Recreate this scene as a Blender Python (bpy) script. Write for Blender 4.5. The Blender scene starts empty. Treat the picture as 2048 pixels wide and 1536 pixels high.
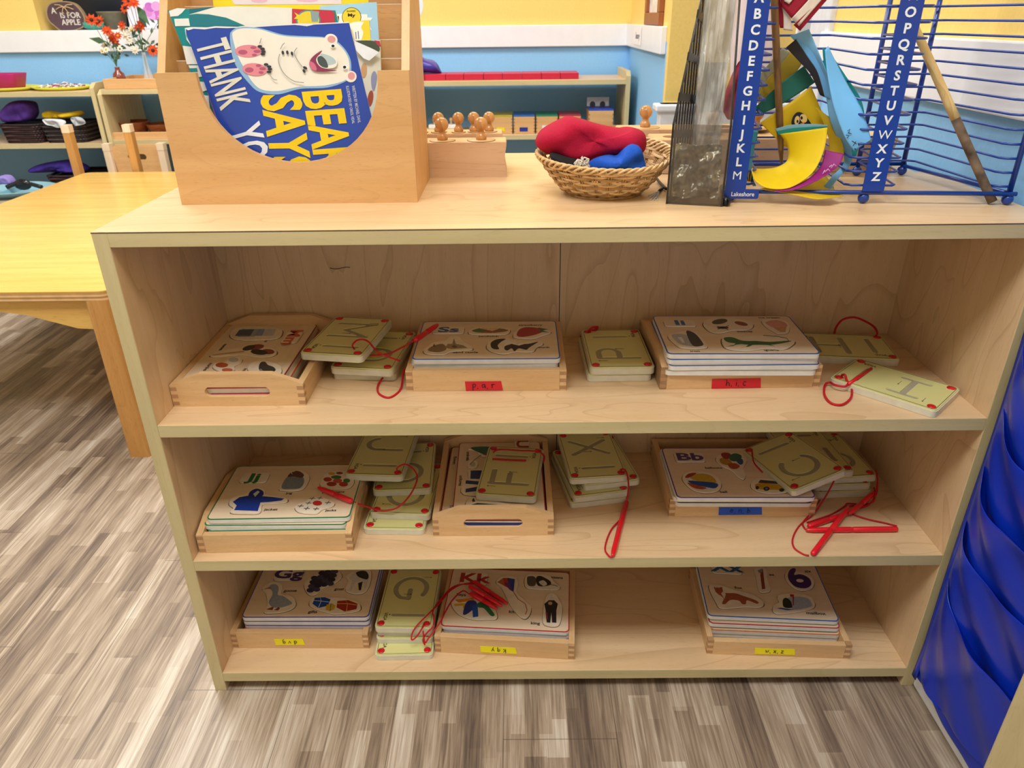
import bpy, bmesh, math, random
from mathutils import Vector, Matrix, Euler
from mathutils.geometry import tessellate_polygon
random.seed(7)
S = bpy.context.scene
COL = S.collection
# ------------------------------------------------------------------ camera
F_PX = 1462.3
CAM = Vector((0.5309, -0.9035, 1.0508))
CROT = Euler((1.1044, 0.0103, 0.0001))
cd = bpy.data.cameras.new('camera'); cam = bpy.data.objects.new('camera', cd); COL.objects.link(cam)
cam.location = CAM; cam.rotation_euler = CROT
cd.sensor_width = 36.0; cd.lens = F_PX / 2048 * 36.0; cd.clip_start = 0.02; cd.clip_end = 50
cd.dof.use_dof = True; cd.dof.focus_distance = 1.15; cd.dof.aperture_fstop = 11.0
S.camera = cam
CM = CROT.to_matrix()
def ray(px, py):
    return CM @ Vector(((px - 1024) / F_PX, -(py - 768) / F_PX, -1.0))
def at(px, py, x=None, y=None, z=None, plane=None):
    """the point of the place seen at (px, py) on the plane X=x, Y=y, Z=z or (point, normal)"""
    d = ray(px, py)
    if plane: p, n = plane; s = (p - CAM).dot(n) / d.dot(n)
    elif z is not None: s = (z - CAM.z) / d.z
    elif y is not None: s = (y - CAM.y) / d.y
    else: s = (x - CAM.x) / d.x
    return CAM + d * s
# ------------------------------------------------------------------ world, lights, exposure
w = bpy.data.worlds.new('world'); S.world = w; w.use_nodes = True
w.node_tree.nodes['Background'].inputs[0].default_value = (0.92, 0.95, 1.0, 1)
w.node_tree.nodes['Background'].inputs[1].default_value = 0.35
S.view_settings.view_transform = 'Standard'
try: S.view_settings.look = 'None'
except Exception: pass
S.view_settings.exposure = 0.52; S.view_settings.gamma = 1.0; S.view_settings.use_curve_mapping = False
LIGHTS = [  # x, y, z, size x, size y, power
    (-1.05, 1.45, 2.60, 0.55, 1.15, 32),
    (0.45, 1.70, 2.60, 1.15, 0.55, 16),
    (0.25, -0.85, 2.60, 1.25, 0.55, 24),
    (-1.75, -0.40, 2.60, 0.55, 1.15, 18),
]
for i, (x, y, z, a, b, p) in enumerate(LIGHTS):
    ld = bpy.data.lights.new('ceiling_lamp_light', 'AREA'); ld.shape = 'RECTANGLE'; ld.size = a; ld.size_y = b
    ld.energy = p; ld.color = (0.92, 0.97, 1.0)
    lo = bpy.data.objects.new('ceiling_lamp_light', ld); COL.objects.link(lo); lo.location = (x, y, z)
# ------------------------------------------------------------------ materials
MATS = {}
def hexc(h):
    h = h.lstrip('#'); v = [int(h[i:i + 2], 16) / 255 for i in (0, 2, 4)]
    return tuple((c / 12.92 if c <= 0.04045 else ((c + 0.055) / 1.055) ** 2.4) for c in v) + (1,)
def base(name):
    m = bpy.data.materials.new(name); m.use_nodes = True; nt = m.node_tree
    return m, nt, nt.nodes['Principled BSDF']
def link(nt, a, ao, b, bi): nt.links.new(a.outputs[ao], b.inputs[bi])
def flat(h, rough=0.5, spec=0.4, var=0.06, scale=60, bump=0.0, metal=0.0, coat=0.0, sheen=0.0):
    """one colour with faint procedural unevenness"""
    key = ('flat', h, rough, spec, var, scale, bump, metal, coat, sheen)
    if key in MATS: return MATS[key]
    m, nt, b = base('paint_' + h.lstrip('#')); c = hexc(h)
    b.inputs['Roughness'].default_value = rough; b.inputs['Metallic'].default_value = metal
    b.inputs['Specular IOR Level'].default_value = spec; b.inputs['Coat Weight'].default_value = coat
    b.inputs['Sheen Weight'].default_value = sheen
    tc = nt.nodes.new('ShaderNodeTexCoord'); n = nt.nodes.new('ShaderNodeTexNoise'); n.inputs['Scale'].default_value = scale
    n.inputs['Detail'].default_value = 3
    link(nt, tc, 'Object', n, 'Vector')
    r = nt.nodes.new('ShaderNodeValToRGB'); r.color_ramp.elements[0].position = 0.3; r.color_ramp.elements[1].position = 0.7
    r.color_ramp.elements[0].color = tuple(v * (1 - var) for v in c[:3]) + (1,)
    r.color_ramp.elements[1].color = tuple(min(1, v * (1 + var)) for v in c[:3]) + (1,)
    link(nt, n, 'Fac', r, 'Fac'); link(nt, r, 'Color', b, 'Base Color')
    if bump:
        bp = nt.nodes.new('ShaderNodeBump'); bp.inputs['Strength'].default_value = bump; bp.inputs['Distance'].default_value = 0.002
        link(nt, n, 'Fac', bp, 'Height'); link(nt, bp, 'Normal', b, 'Normal')
    MATS[key] = m; return m
def wood(name, c1, c2, line, axis='x', fine=1.0, rough=0.42, rings=0.5, spec=0.4):
    """wood: stretched noise for the grain, distorted thin dark lines for the figure, short pores"""
    key = ('wood', name, axis)
    if key in MATS: return MATS[key]
    m, nt, b = base(name + '_wood_' + axis); b.inputs['Roughness'].default_value = rough; b.inputs['Specular IOR Level'].default_value = spec
    tc = nt.nodes.new('ShaderNodeTexCoord')
    def mp(sl, sc):
        q = nt.nodes.new('ShaderNodeMapping'); s = [sc, sc, sc]; s[{'x': 0, 'y': 1, 'z': 2}[axis]] = sl
        q.inputs['Scale'].default_value = s; link(nt, tc, 'Object', q, 'Vector'); return q
    n1 = nt.nodes.new('ShaderNodeTexNoise'); n1.inputs['Scale'].default_value = 1; n1.inputs['Detail'].default_value = 6
    link(nt, mp(3 * fine, 45 * fine), 'Vector', n1, 'Vector')
    n2 = nt.nodes.new('ShaderNodeTexNoise'); n2.inputs['Scale'].default_value = 1; n2.inputs['Detail'].default_value = 2; n2.inputs['Distortion'].default_value = 0.6
    link(nt, mp(1.6, 7), 'Vector', n2, 'Vector')
    mul = nt.nodes.new('ShaderNodeMath'); mul.operation = 'MULTIPLY'; mul.inputs[1].default_value = 11; link(nt, n2, 'Fac', mul, 0)
    fr = nt.nodes.new('ShaderNodeMath'); fr.operation = 'FRACT'; link(nt, mul, 'Value', fr, 0)
    rr = nt.nodes.new('ShaderNodeValToRGB'); e = rr.color_ramp.elements
    e[0].position = 0.0; e[0].color = (rings, rings, rings, 1); e[1].position = 0.16; e[1].color = (0, 0, 0, 1)
    link(nt, fr, 'Value', rr, 'Fac')
    n3 = nt.nodes.new('ShaderNodeTexNoise'); n3.inputs['Scale'].default_value = 1; n3.inputs['Detail'].default_value = 1
    link(nt, mp(60 * fine, 700 * fine), 'Vector', n3, 'Vector')
    r3 = nt.nodes.new('ShaderNodeValToRGB'); r3.color_ramp.elements[0].position = 0.62; r3.color_ramp.elements[1].position = 0.72
    r3.color_ramp.elements[1].color = (0.35, 0.35, 0.35, 1); link(nt, n3, 'Fac', r3, 'Fac')
    r1 = nt.nodes.new('ShaderNodeValToRGB'); r1.color_ramp.elements[0].position = 0.32; r1.color_ramp.elements[1].position = 0.7
    r1.color_ramp.elements[0].color = hexc(c2); r1.color_ramp.elements[1].color = hexc(c1); link(nt, n1, 'Fac', r1, 'Fac')
    m1 = nt.nodes.new('ShaderNodeMix'); m1.data_type = 'RGBA'; link(nt, rr, 'Color', m1, 0); link(nt, r1, 'Color', m1, 6); m1.inputs[7].default_value = hexc(line)
    m2 = nt.nodes.new('ShaderNodeMix'); m2.data_type = 'RGBA'; link(nt, r3, 'Color', m2, 0); link(nt, m1, 2, m2, 6); m2.inputs[7].default_value = hexc(line)
    link(nt, m2, 2, b, 'Base Color')
    MATS[key] = m; return m
def maple(a='x'): return wood('maple', '#e2c299', '#d9b68b', '#c09a70', a, rough=0.32, rings=0.55)
def edging(a='x'): return wood('pale_edging', '#d3c294', '#c6b484', '#b09c6c', a, rough=0.45, rings=0.15)
def beech(a='x'): return wood('beech', '#e3bd8c', '#d6ab78', '#b98a58', a, fine=1.6, rough=0.45, rings=0.12)
def beech2(a='x'): return wood('warm_beech', '#dcb07a', '#d1a26b', '#b08050', a, fine=1.3, rough=0.4, rings=0.15)
def birch(a='x'): return wood('birch', '#f0dcc0', '#e8cfae', '#d9ba94', a, fine=1.5, rough=0.35, rings=0.1)
def honey(a='x'): return wood('honey', '#e6bd6a', '#d9aa58', '#c08f40', a, fine=0.8, rough=0.22, rings=0.12, spec=0.6)
def honeydark(a='x'): return wood('oak', '#cf9a58', '#bd8848', '#9a6a34', a, fine=0.9, rough=0.4, rings=0.2)
def glassy(h, alpha, rough=0.1, name='plastic', spec=0.5):
    key = ('glassy', h, alpha, rough)
    if key in MATS: return MATS[key]
    m, nt, b = base('clear_' + name); b.inputs['Base Color'].default_value = hexc(h); b.inputs['Alpha'].default_value = alpha
    b.inputs['Roughness'].default_value = rough; b.inputs['Specular IOR Level'].default_value = spec
    n = nt.nodes.new('ShaderNodeTexNoise'); n.inputs['Scale'].default_value = 25
    bp = nt.nodes.new('ShaderNodeBump'); bp.inputs['Strength'].default_value = 0.08; link(nt, n, 'Fac', bp, 'Height'); link(nt, bp, 'Normal', b, 'Normal')
    MATS[key] = m; return m
def emis(h, s):
    m, nt, b = base('lamp_glow'); b.inputs['Emission Color'].default_value = hexc(h); b.inputs['Emission Strength'].default_value = s
    b.inputs['Base Color'].default_value = hexc(h); return m
def floor_mat():
    m, nt, b = base('vinyl_plank_floor'); b.inputs['Roughness'].default_value = 0.42; b.inputs['Specular IOR Level'].default_value = 0.45
    N = nt.nodes.new
    def math_(op, a, bb=None):
        q = N('ShaderNodeMath'); q.operation = op
        for i, v in enumerate((a, bb)):
            if v is None: continue
            if isinstance(v, (int, float)): q.inputs[i].default_value = v
            else: nt.links.new(v, q.inputs[i])
        return q.outputs[0]
    tc = N('ShaderNodeTexCoord'); sp = N('ShaderNodeSeparateXYZ'); link(nt, tc, 'Object', sp, 'Vector')
    X, Y = sp.outputs['X'], sp.outputs['Y']
    wn = N('ShaderNodeTexNoise'); wn.inputs['Scale'].default_value = 9; wn.inputs['Detail'].default_value = 3; link(nt, tc, 'Object', wn, 'Vector')
    Xw = math_('ADD', X, math_('MULTIPLY', math_('SUBTRACT', wn.outputs['Fac'], 0.5), 0.005))
    def cell(width, length, seed):
        i = math_('FLOOR', math_('DIVIDE', math_('ADD', Xw, seed), width))
        wa = N('ShaderNodeTexWhiteNoise'); wa.noise_dimensions = '1D'; nt.links.new(math_('ADD', i, seed * 7.3), wa.inputs['W'])
        y = math_('ADD', math_('DIVIDE', Y, length), math_('MULTIPLY', wa.outputs['Value'], 17.0))
        j = math_('FLOOR', y)
        wb = N('ShaderNodeTexWhiteNoise'); wb.noise_dimensions = '2D'
        cb = N('ShaderNodeCombineXYZ'); nt.links.new(i, cb.inputs[0]); nt.links.new(j, cb.inputs[1]); link(nt, cb, 'Vector', wb, 'Vector')
        return wb.outputs['Value']
    v1 = cell(0.036, 0.40, 0.0); v2 = cell(0.023, 0.24, 0.011)
    mp = N('ShaderNodeMapping'); mp.inputs['Scale'].default_value = (240, 9, 1); link(nt, tc, 'Object', mp, 'Vector')
    g = N('ShaderNodeTexNoise'); g.inputs['Scale'].default_value = 1; g.inputs['Detail'].default_value = 5; g.inputs['Distortion'].default_value = 0.8; link(nt, mp, 'Vector', g, 'Vector')
    mp2 = N('ShaderNodeMapping'); mp2.inputs['Scale'].default_value = (26, 3.2, 1); link(nt, tc, 'Object', mp2, 'Vector')
    g2 = N('ShaderNodeTexNoise'); g2.inputs['Scale'].default_value = 1; g2.inputs['Detail'].default_value = 4; link(nt, mp2, 'Vector', g2, 'Vector')
    f = math_('ADD', math_('MULTIPLY', v1, 0.42), math_('MULTIPLY', v2, 0.30))
    f = math_('ADD', f, math_('MULTIPLY', math_('SUBTRACT', g.outputs['Fac'], 0.5), 1.0))
    f = math_('ADD', f, math_('MULTIPLY', math_('SUBTRACT', g2.outputs['Fac'], 0.5), 0.8)); f = math_('ADD', f, 0.09)
    r = N('ShaderNodeValToRGB'); els = r.color_ramp.elements
    els[0].position = 0.0; els[0].color = hexc('#5f5046'); els[1].position = 1.0; els[1].color = hexc('#d6ccbc')
    for p, h in ((0.22, '#7c6a5b'), (0.42, '#96836f'), (0.6, '#ad9a86'), (0.8, '#c3b4a2')):
        q = els.new(p); q.color = hexc(h)
    nt.links.new(f, r.inputs['Fac'])
    # plank seams: long ones every 0.185 m, butt joints every 1.2 m
    pi = math_('DIVIDE', math_('ADD', X, 0.05), 0.185); fx = math_('FRACT', pi); ii = math_('FLOOR', pi)
    fy = math_('FRACT', math_('ADD', math_('DIVIDE', Y, 0.93), math_('MULTIPLY', ii, 0.37)))
    s1 = math_('LESS_THAN', fx, 0.007); s2 = math_('LESS_THAN', fy, 0.0016); s = math_('MAXIMUM', s1, s2)
    mx = N('ShaderNodeMix'); mx.data_type = 'RGBA'; nt.links.new(math_('MULTIPLY', s, 0.65), mx.inputs[0]); link(nt, r, 'Color', mx, 6); mx.inputs[7].default_value = hexc('#4a3c32')
    link(nt, mx, 2, b, 'Base Color')
    bp = N('ShaderNodeBump'); bp.inputs['Strength'].default_value = 0.12; bp.inputs['Distance'].default_value = 0.001; link(nt, g, 'Fac', bp, 'Height'); link(nt, bp, 'Normal', b, 'Normal')
    return m
# ------------------------------------------------------------------ mesh builder
class MB:
    def __init__(s): s.v = []; s.f = []; s.m = []; s.sm = []; s.mats = []
    def mi(s, m):
        if m not in s.mats: s.mats.append(m)
        return s.mats.index(m)
    def add(s, vs, fs, m, smooth=False, M=None):
        o = len(s.v); k = s.mi(m)
        for p in vs: s.v.append(tuple(M @ Vector(p)) if M is not None else tuple(p))
        for f in fs: s.f.append([o + i for i in f]); s.m.append(k); s.sm.append(smooth)
        return s
    def box(s, a, b, m, M=None):
        x0, y0, z0 = a; x1, y1, z1 = b
        v = [(x0, y0, z0), (x1, y0, z0), (x1, y1, z0), (x0, y1, z0), (x0, y0, z1), (x1, y0, z1), (x1, y1, z1), (x0, y1, z1)]
        return s.add(v, [(0, 3, 2, 1), (4, 5, 6, 7), (0, 1, 5, 4), (1, 2, 6, 5), (2, 3, 7, 6), (3, 0, 4, 7)], m, False, M)
    def prism(s, pts, z0, z1, m, M=None, smooth=False, top=None):
        """closed outline (x, y) raised from z0 to z1"""
        n = len(pts)
        ar = sum(pts[i][0] * pts[(i + 1) % n][1] - pts[(i + 1) % n][0] * pts[i][1] for i in range(n))
        if ar < 0: pts = pts[::-1]
        lo = [(p[0], p[1], z0) for p in pts]; hi = [(p[0], p[1], z1) for p in pts]
        tri = tessellate_polygon([[Vector((p[0], p[1], 0)) for p in pts]])
        def up(t):
            a, b, c = (pts[i] for i in t)
            return t if (b[0] - a[0]) * (c[1] - a[1]) - (b[1] - a[1]) * (c[0] - a[0]) > 0 else t[::-1]
        tri = [tuple(up(t)) for t in tri]
        s.add(lo + hi, [tuple(reversed(t)) for t in tri] + [(i, (i + 1) % n, (i + 1) % n + n, i + n) for i in range(n)], m, smooth, M)
        s.add(hi, tri, top or m, False, M)
        return s
    def tube(s, pts, r, m, seg=8, closed=False, M=None, rr=None, caps=True):
        P = [Vector(p) for p in pts]; n = len(P); rings = []; up = Vector((0, 0, 1)); prev = None
        for i in range(n):
            a = P[(i - 1) % n] if closed or i > 0 else P[0]; b = P[(i + 1) % n] if closed or i < n - 1 else P[-1]
            t = (b - a).normalized() if (b - a).length > 1e-9 else Vector((1, 0, 0))
            if prev is None:
                u = t.cross(up)
                if u.length < 1e-3: u = t.cross(Vector((1, 0, 0)))
            else: u = prev - t * prev.dot(t)
            if u.length < 1e-6: u = t.orthogonal()
            u.normalize(); prev = u; v = t.cross(u); q = rr[i] if rr else r
            rings.append([P[i] + (u * math.cos(2 * math.pi * k / seg) + v * math.sin(2 * math.pi * k / seg)) * q for k in range(seg)])
        vs = [p for ri in rings for p in ri]; fs = []
        for i in range(n if closed else n - 1):
            j = (i + 1) % n
            for k in range(seg): fs.append((i * seg + k, i * seg + (k + 1) % seg, j * seg + (k + 1) % seg, j * seg + k))
        if not closed and caps: fs += [tuple(range(seg))[::-1], tuple((n - 1) * seg + k for k in range(seg))]
        return s.add(vs, fs, m, True, M)
    def lathe(s, prof, m, seg=24, M=None, smooth=True, cap=True):
        """profile [(r, z)] turned about z"""
        vs = [(r * math.cos(2 * math.pi * k / seg), r * math.sin(2 * math.pi * k / seg), z) for r, z in prof for k in range(seg)]
        fs = [(i * seg + k, i * seg + (k + 1) % seg, (i + 1) * seg + (k + 1) % seg, (i + 1) * seg + k) for i in range(len(prof) - 1) for k in range(seg)]
        if cap: fs += [tuple(range(seg))[::-1], tuple((len(prof) - 1) * seg + k for k in range(seg))]
        return s.add(vs, fs, m, smooth, M)
    def ball(s, c, r, m, seg=14, M=None, sc=(1, 1, 1)):
        n = seg // 2; prof = [(max(1e-5, math.sin(math.pi * i / n)), -math.cos(math.pi * i / n)) for i in range(n + 1)]
        T = Matrix.Translation(c) @ Matrix.Diagonal((r * sc[0], r * sc[1], r * sc[2], 1))
        return s.lathe(prof, m, seg, (M @ T) if M is not None else T, True, False)
    def grid(s, rows, m, smooth=True, M=None, closed=False):
        a, b = len(rows), len(rows[0]); vs = [p for r in rows for p in r]; fs = []
        for i in range(a - 1):
            for j in range(b if closed else b - 1): fs.append((i * b + j, i * b + (j + 1) % b, (i + 1) * b + (j + 1) % b, (i + 1) * b + j))
        return s.add(vs, fs, m, smooth, M)
    def mesh(s, name):
        me = bpy.data.meshes.new(name); me.from_pydata(s.v, [], s.f)
        for m in s.mats: me.materials.append(m)
        me.polygons.foreach_set('material_index', s.m); me.polygons.foreach_set('use_smooth', s.sm); me.update(); return me
    def obj(s, name, parent=None, bevel=0, seg=2, solid=0, loc=None, sub=0, world=False):
        o = bpy.data.objects.new(name, s.mesh(name)); COL.objects.link(o)
        if parent is not None:
            o.parent = parent
            if world: o.matrix_basis = mw(parent).inverted()
        if loc: o.location = loc
        if solid:
            q = o.modifiers.new('thickness', 'SOLIDIFY'); q.thickness = solid; q.offset = 0
        if sub:
            q = o.modifiers.new('smooth', 'SUBSURF'); q.levels = sub; q.render_levels = sub
        if bevel:
            q = o.modifiers.new('bevel', 'BEVEL'); q.width = bevel; q.segments = seg; q.limit_method = 'ANGLE'; q.angle_limit = math.radians(40)
        return o
def mw(o):
    m = o.matrix_basis.copy() if o.parent is None else mw(o.parent) @ o.matrix_basis
    return m
def tag(o, label=None, cat=None, group=None, kind=None):
    if label: o['label'] = label
    if cat: o['category'] = cat
    if group: o['group'] = group
    if kind: o['kind'] = kind
    return o
def thing(name, label, cat, loc=(0, 0, 0), rot=(0, 0, 0), group=None):
    o = bpy.data.objects.new(name, None); COL.objects.link(o); o.empty_display_size = 0.05
    o.location = loc; o.rotation_euler = rot
    return tag(o, label, cat, group)
def copy_tree(o, parent=None):
    c = o.copy(); COL.objects.link(c)
    if parent is not None: c.parent = parent
    for ch in [q for q in bpy.data.objects if q.parent == o]: copy_tree(ch, c)
    return c
def rrect(w, d, r, n=5, cx=0, cy=0):
    out = []
    for sx, sy, a0 in ((1, 1, 0), (-1, 1, 90), (-1, -1, 180), (1, -1, 270)):
        for k in range(n + 1):
            a = math.radians(a0 + 90 * k / n); out.append((cx + sx * (w / 2 - r) + r * math.cos(a), cy + sy * (d / 2 - r) + r * math.sin(a)))
    return out
def smooth_loop(pts, n=5):
    out = []; N = len(pts)
    for i in range(N):
        p0, p1, p2, p3 = pts[i - 1], pts[i], pts[(i + 1) % N], pts[(i + 2) % N]
        for k in range(n):
            t = k / n; out.append(tuple(0.5 * ((2 * b) + (-a + c) * t + (2 * a - 5 * b + 4 * c - d) * t * t + (-a + 3 * b - 3 * c + d) * t ** 3) for a, b, c, d in zip(p0, p1, p2, p3)))
    return out
def smooth_path(pts, n=8):
    P = [pts[0]] + list(pts) + [pts[-1]]; out = []
    for i in range(1, len(P) - 2):
        p0, p1, p2, p3 = P[i - 1], P[i], P[i + 1], P[i + 2]
        for k in range(n):
            t = k / n; out.append(tuple(0.5 * ((2 * b) + (-a + c) * t + (2 * a - 5 * b + 4 * c - d) * t * t + (-a + 3 * b - 3 * c + d) * t ** 3) for a, b, c, d in zip(p0, p1, p2, p3)))
    out.append(tuple(pts[-1])); return out
def ell(cx, cy, rx, ry, rot=0, n=20):
    c, s = math.cos(math.radians(rot)), math.sin(math.radians(rot)); o = []
    for k in range(n):
        a = 2 * math.pi * k / n; x, y = rx * math.cos(a), ry * math.sin(a); o.append((cx + c * x - s * y, cy + s * x + c * y))
    return o
def hull(pts):
    P = sorted(set((round(a, 6), round(b, 6)) for a, b in pts))
    def half(Q):
        h = []
        for p in Q:
            while len(h) > 1 and (h[-1][0] - h[-2][0]) * (p[1] - h[-2][1]) - (h[-1][1] - h[-2][1]) * (p[0] - h[-2][0]) <= 0: h.pop()
            h.append(p)
        return h[:-1]
    return half(P) + half(P[::-1])
def capsule(a, b, r, n=6):
    a, b = Vector(a), Vector(b); d = (b - a); ang = math.atan2(d.y, d.x); o = []
    for k in range(n + 1): t = ang + math.pi / 2 + math.pi * k / n; o.append((a.x + r * math.cos(t), a.y + r * math.sin(t)))
    for k in range(n + 1): t = ang - math.pi / 2 + math.pi * k / n; o.append((b.x + r * math.cos(t), b.y + r * math.sin(t)))
    return o
# text as flat mesh
_T = {}
def text_geo(st, bold=0.0, align='CENTER', shear=0.0):
    k = (st, bold, align, shear)
    if k in _T: return _T[k]
    cu = bpy.data.curves.new('t', 'FONT'); cu.body = st; cu.size = 1.0; cu.offset = bold; cu.align_x = align; cu.align_y = 'CENTER'; cu.resolution_u = 3; cu.shear = shear
    o = bpy.data.objects.new('t', cu); COL.objects.link(o)
    me = bpy.data.meshes.new_from_object(o.evaluated_get(bpy.context.evaluated_depsgraph_get()))
    vs = [tuple(v.co) for v in me.vertices]; fs = [tuple(p.vertices) for p in me.polygons]
    bpy.data.objects.remove(o); bpy.data.curves.remove(cu); bpy.data.meshes.remove(me)
    _T[k] = (vs, fs); return _T[k]
def put_text(mb, st, m, M, bold=0.0, align='CENTER', shear=0.0):
    vs, fs = text_geo(st, bold, align, shear); mb.add(vs, fs, m, False, M)
def TM(x, y, z, size, rot=0, sx=1.0):
    return Matrix.Translation((x, y, z)) @ Matrix.Rotation(math.radians(rot), 4, 'Z') @ Matrix.Diagonal((size * sx, size, 1, 1))
BLACK = flat('#1c1a18', 0.6)
# ------------------------------------------------------------------ cabinet dimensions
W, H, D, T_ = 1.2192, 0.8141, 0.3303, 0.0199
Z1, Z2, Z3 = 0.5346, 0.2882, 0.0419
# ================================================================== SETTING
def struct(o): o['kind'] = 'structure'; return o
XR = 1.236   # right wall
YB = 3.0
mb = MB(); mb.box((-3.2, -3.0, -0.05), (3.0, 3.2, 0), floor_mat()); struct(mb.obj('floor'))
mb = MB(); mb.box((-3.2, -3.0, 2.62), (3.0, 3.2, 2.7), flat('#f1efe8', 0.8, bump=0.3, scale=90)); struct(mb.obj('ceiling'))
YEL = flat('#f3d27a', 0.6, 0.3, 0.03, 120, 0.25); BLU = flat('#8ec6f6', 0.6, 0.3, 0.03, 120, 0.25); WHI = flat('#eceef4', 0.35, 0.5, 0.02, 20)
ZB0, ZB1 = 0.917, 1.011
def two_tone(name, a, b, split=0.96):
    m = MB(); m.box((a[0], a[1], 0), (b[0], b[1], split), BLU); m.box((a[0], a[1], split), (b[0], b[1], 2.62), YEL); return struct(m.obj(name))
two_tone('wall_right', (XR, -3.0), (XR + 0.12, 0.90))
# back wall with a display niche behind the flowers
NX0, NX1 = -1.735, -0.60
m = MB(); m.box((-3.2, YB, 0), (1.30, YB + 0.5, 0.96), BLU); m.box((-3.2, YB, 0.96), (NX0, YB + 0.5, 2.62), YEL); m.box((NX1, YB, 0.96), (1.30, YB + 0.5, 2.62), YEL)
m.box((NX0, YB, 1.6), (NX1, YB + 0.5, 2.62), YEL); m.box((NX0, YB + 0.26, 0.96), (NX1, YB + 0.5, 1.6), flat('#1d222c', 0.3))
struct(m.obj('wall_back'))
m = MB(); m.box((-3.2, -3.0, 0), (-3.05, 3.2, 2.62), flat('#d2d0c8', 0.7)); struct(m.obj('wall_left'))
m = MB(); m.box((-3.2, -3.1, 0), (3.0, -3.0, 2.62), flat('#dcdad4', 0.7)); struct(m.obj('wall_front'))
# far right wall piece beside the low bookcase, ending in a corner
m = MB(); m.box((1.10, 2.06, 0), (1.24, YB + 0.1, 0.96), BLU); m.box((1.10, 2.06, 0.96), (1.24, YB + 0.1, 2.62), YEL)
m.box((1.10, 2.02, 0), (2.6, 2.06, 2.62), YEL); struct(m.obj('wall_alcove'))
m = MB(); m.box((2.6, 0.9, 0), (2.7, 2.1, 2.62), WHI); struct(m.obj('wall_passage'))
def trim(name, a, b, m_=None, bv=0.003): q = MB(); q.box(a, b, m_ or WHI); return struct(q.obj(name, bevel=bv))
trim('trim_back', (-3.05, YB - 0.022, ZB0), (1.10, YB, ZB1))
trim('trim_alcove', (1.078, 2.075, ZB0), (1.10, YB, ZB1))
trim('trim_right', (XR - 0.02, -1.2, ZB0), (XR, 0.90, ZB1 + 0.002))
trim('trim_door', (XR - 0.012, 0.88, 0), (XR + 0.13, 0.99, 2.3), flat('#d9dde6', 0.4))
trim('trim_ledge', (1.075, 1.96, 0), (2.6, 2.02, 0.755))
trim('trim_ledge_cap', (1.055, 1.94, 0.73), (2.6, 2.02, 0.755), bv=0.006)
m = MB(); m.box((1.55, 2.0, 0.76), (2.5, 2.018, 2.1), flat('#e9e6ea', 0.5)); m.box((1.6, 1.99, 0.9), (2.45, 2.0, 1.4), flat('#dfe3ea', 0.5)); struct(m.obj('door_1', bevel=0.003))
trim('baseboard_right', (XR - 0.016, -1.5, 0), (XR, 0.88, 0.095), flat('#e3e2e0', 0.5, 0.4, 0.05, 30))
trim('baseboard_back', (-3.05, YB - 0.014, 0), (1.10, YB, 0.1))
# ceiling fixtures
for i, (x, y, z, a, b, p) in enumerate(LIGHTS):
    t = thing('ceiling_light', 'recessed white ceiling light panel above ' + ('the yellow table', 'the low bookcase', 'the aisle before the shelf', 'the empty floor at the left')[i], 'ceiling light', (x, y, 2.62))
    q = MB(); q.box((-a / 2 - .03, -b / 2 - .03, -0.006), (a / 2 + .03, -b / 2, 0.0), WHI); q.box((-a / 2 - .03, b / 2, -0.006), (a / 2 + .03, b / 2 + .03, 0.0), WHI)
    q.box((-a / 2 - .03, -b / 2, -0.006), (-a / 2, b / 2, 0.0), WHI); q.box((a / 2, -b / 2, -0.006), (a / 2 + .03, b / 2, 0.0), WHI); q.obj('frame', t)
    q = MB(); q.box((-a / 2, -b / 2, -0.003), (a / 2, b / 2, 0), emis('#fff8ee', 2.0)); q.obj('diffuser', t)
# ================================================================== MAIN SHELF UNIT
cab = thing('bookshelf', 'large maple shelf unit with three open shelves and a pale edged frame', 'bookshelf', (0, 0, 0))
def panel(name, a, b, parent, ma, me=None, bevel=0.0008, label=None):
    """board with laminate faces; its front 1 mm is the edging strip"""
    q = MB()
    if me: q.box((a[0], a[1] + 0.0012, a[2]), b, ma); q.box(a, (b[0], a[1] + 0.0012, b[2]), me)
    else: q.box(a, b, ma)
    o = q.obj(name, parent, bevel=bevel)
    if label: o['label'] = label
    return o
panel('side_panel', (0, 0, 0), (T_, D, H - 0.0008), cab, maple('z'), edging('z'))
panel('side_panel', (W - T_, 0, 0), (W, D, H - 0.0008), cab, maple('z'), edging('z'))
panel('top_panel', (T_, 0, H - T_), (W - T_, D, H - 0.0008), cab, maple('x'), edging('x'))
q = MB(); q.box((0, 0, H - 0.0008), (W, D, H), maple('x')); q.box((0, -0.0003, H - 0.0016), (W, 0.0004, H - 0.0006), flat('#4c4034', 0.7)); o = q.obj('top_laminate', cab)
for z in (Z1, Z2, Z3): panel('shelf', (T_, 0.0, z - T_), (W - T_, D - 0.02, z), cab, maple('x'), edging('x'))
q = MB(); q.box((T_, D - 0.02, Z3 - T_), (W * 0.5 - 0.0007, D - 0.008, H - T_), maple('z')); q.box((W * 0.5 + 0.0007, D - 0.02, Z3 - T_), (W - T_, D - 0.008, H - T_), maple('z'))
q.box((W * 0.5 - 0.0007, D - 0.017, Z3 - T_), (W * 0.5 + 0.0007, D - 0.008, H - T_), flat('#4c3a28', 0.7)); q.obj('back_panel', cab)
# a pencil stroke on the back panel
q = MB(); p = [at(660 + i * 8, 536 + math.sin(i * 1.1) * 2, y=D - 0.0204) for i in range(6)]; q.tube(p, 0.0006, flat('#4a3a30', 0.8), 5); q.obj('pencil_mark', cab)
q = MB()
for px, py, z in ((628, 798, 0), (640, 803, 0)): pass
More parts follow.
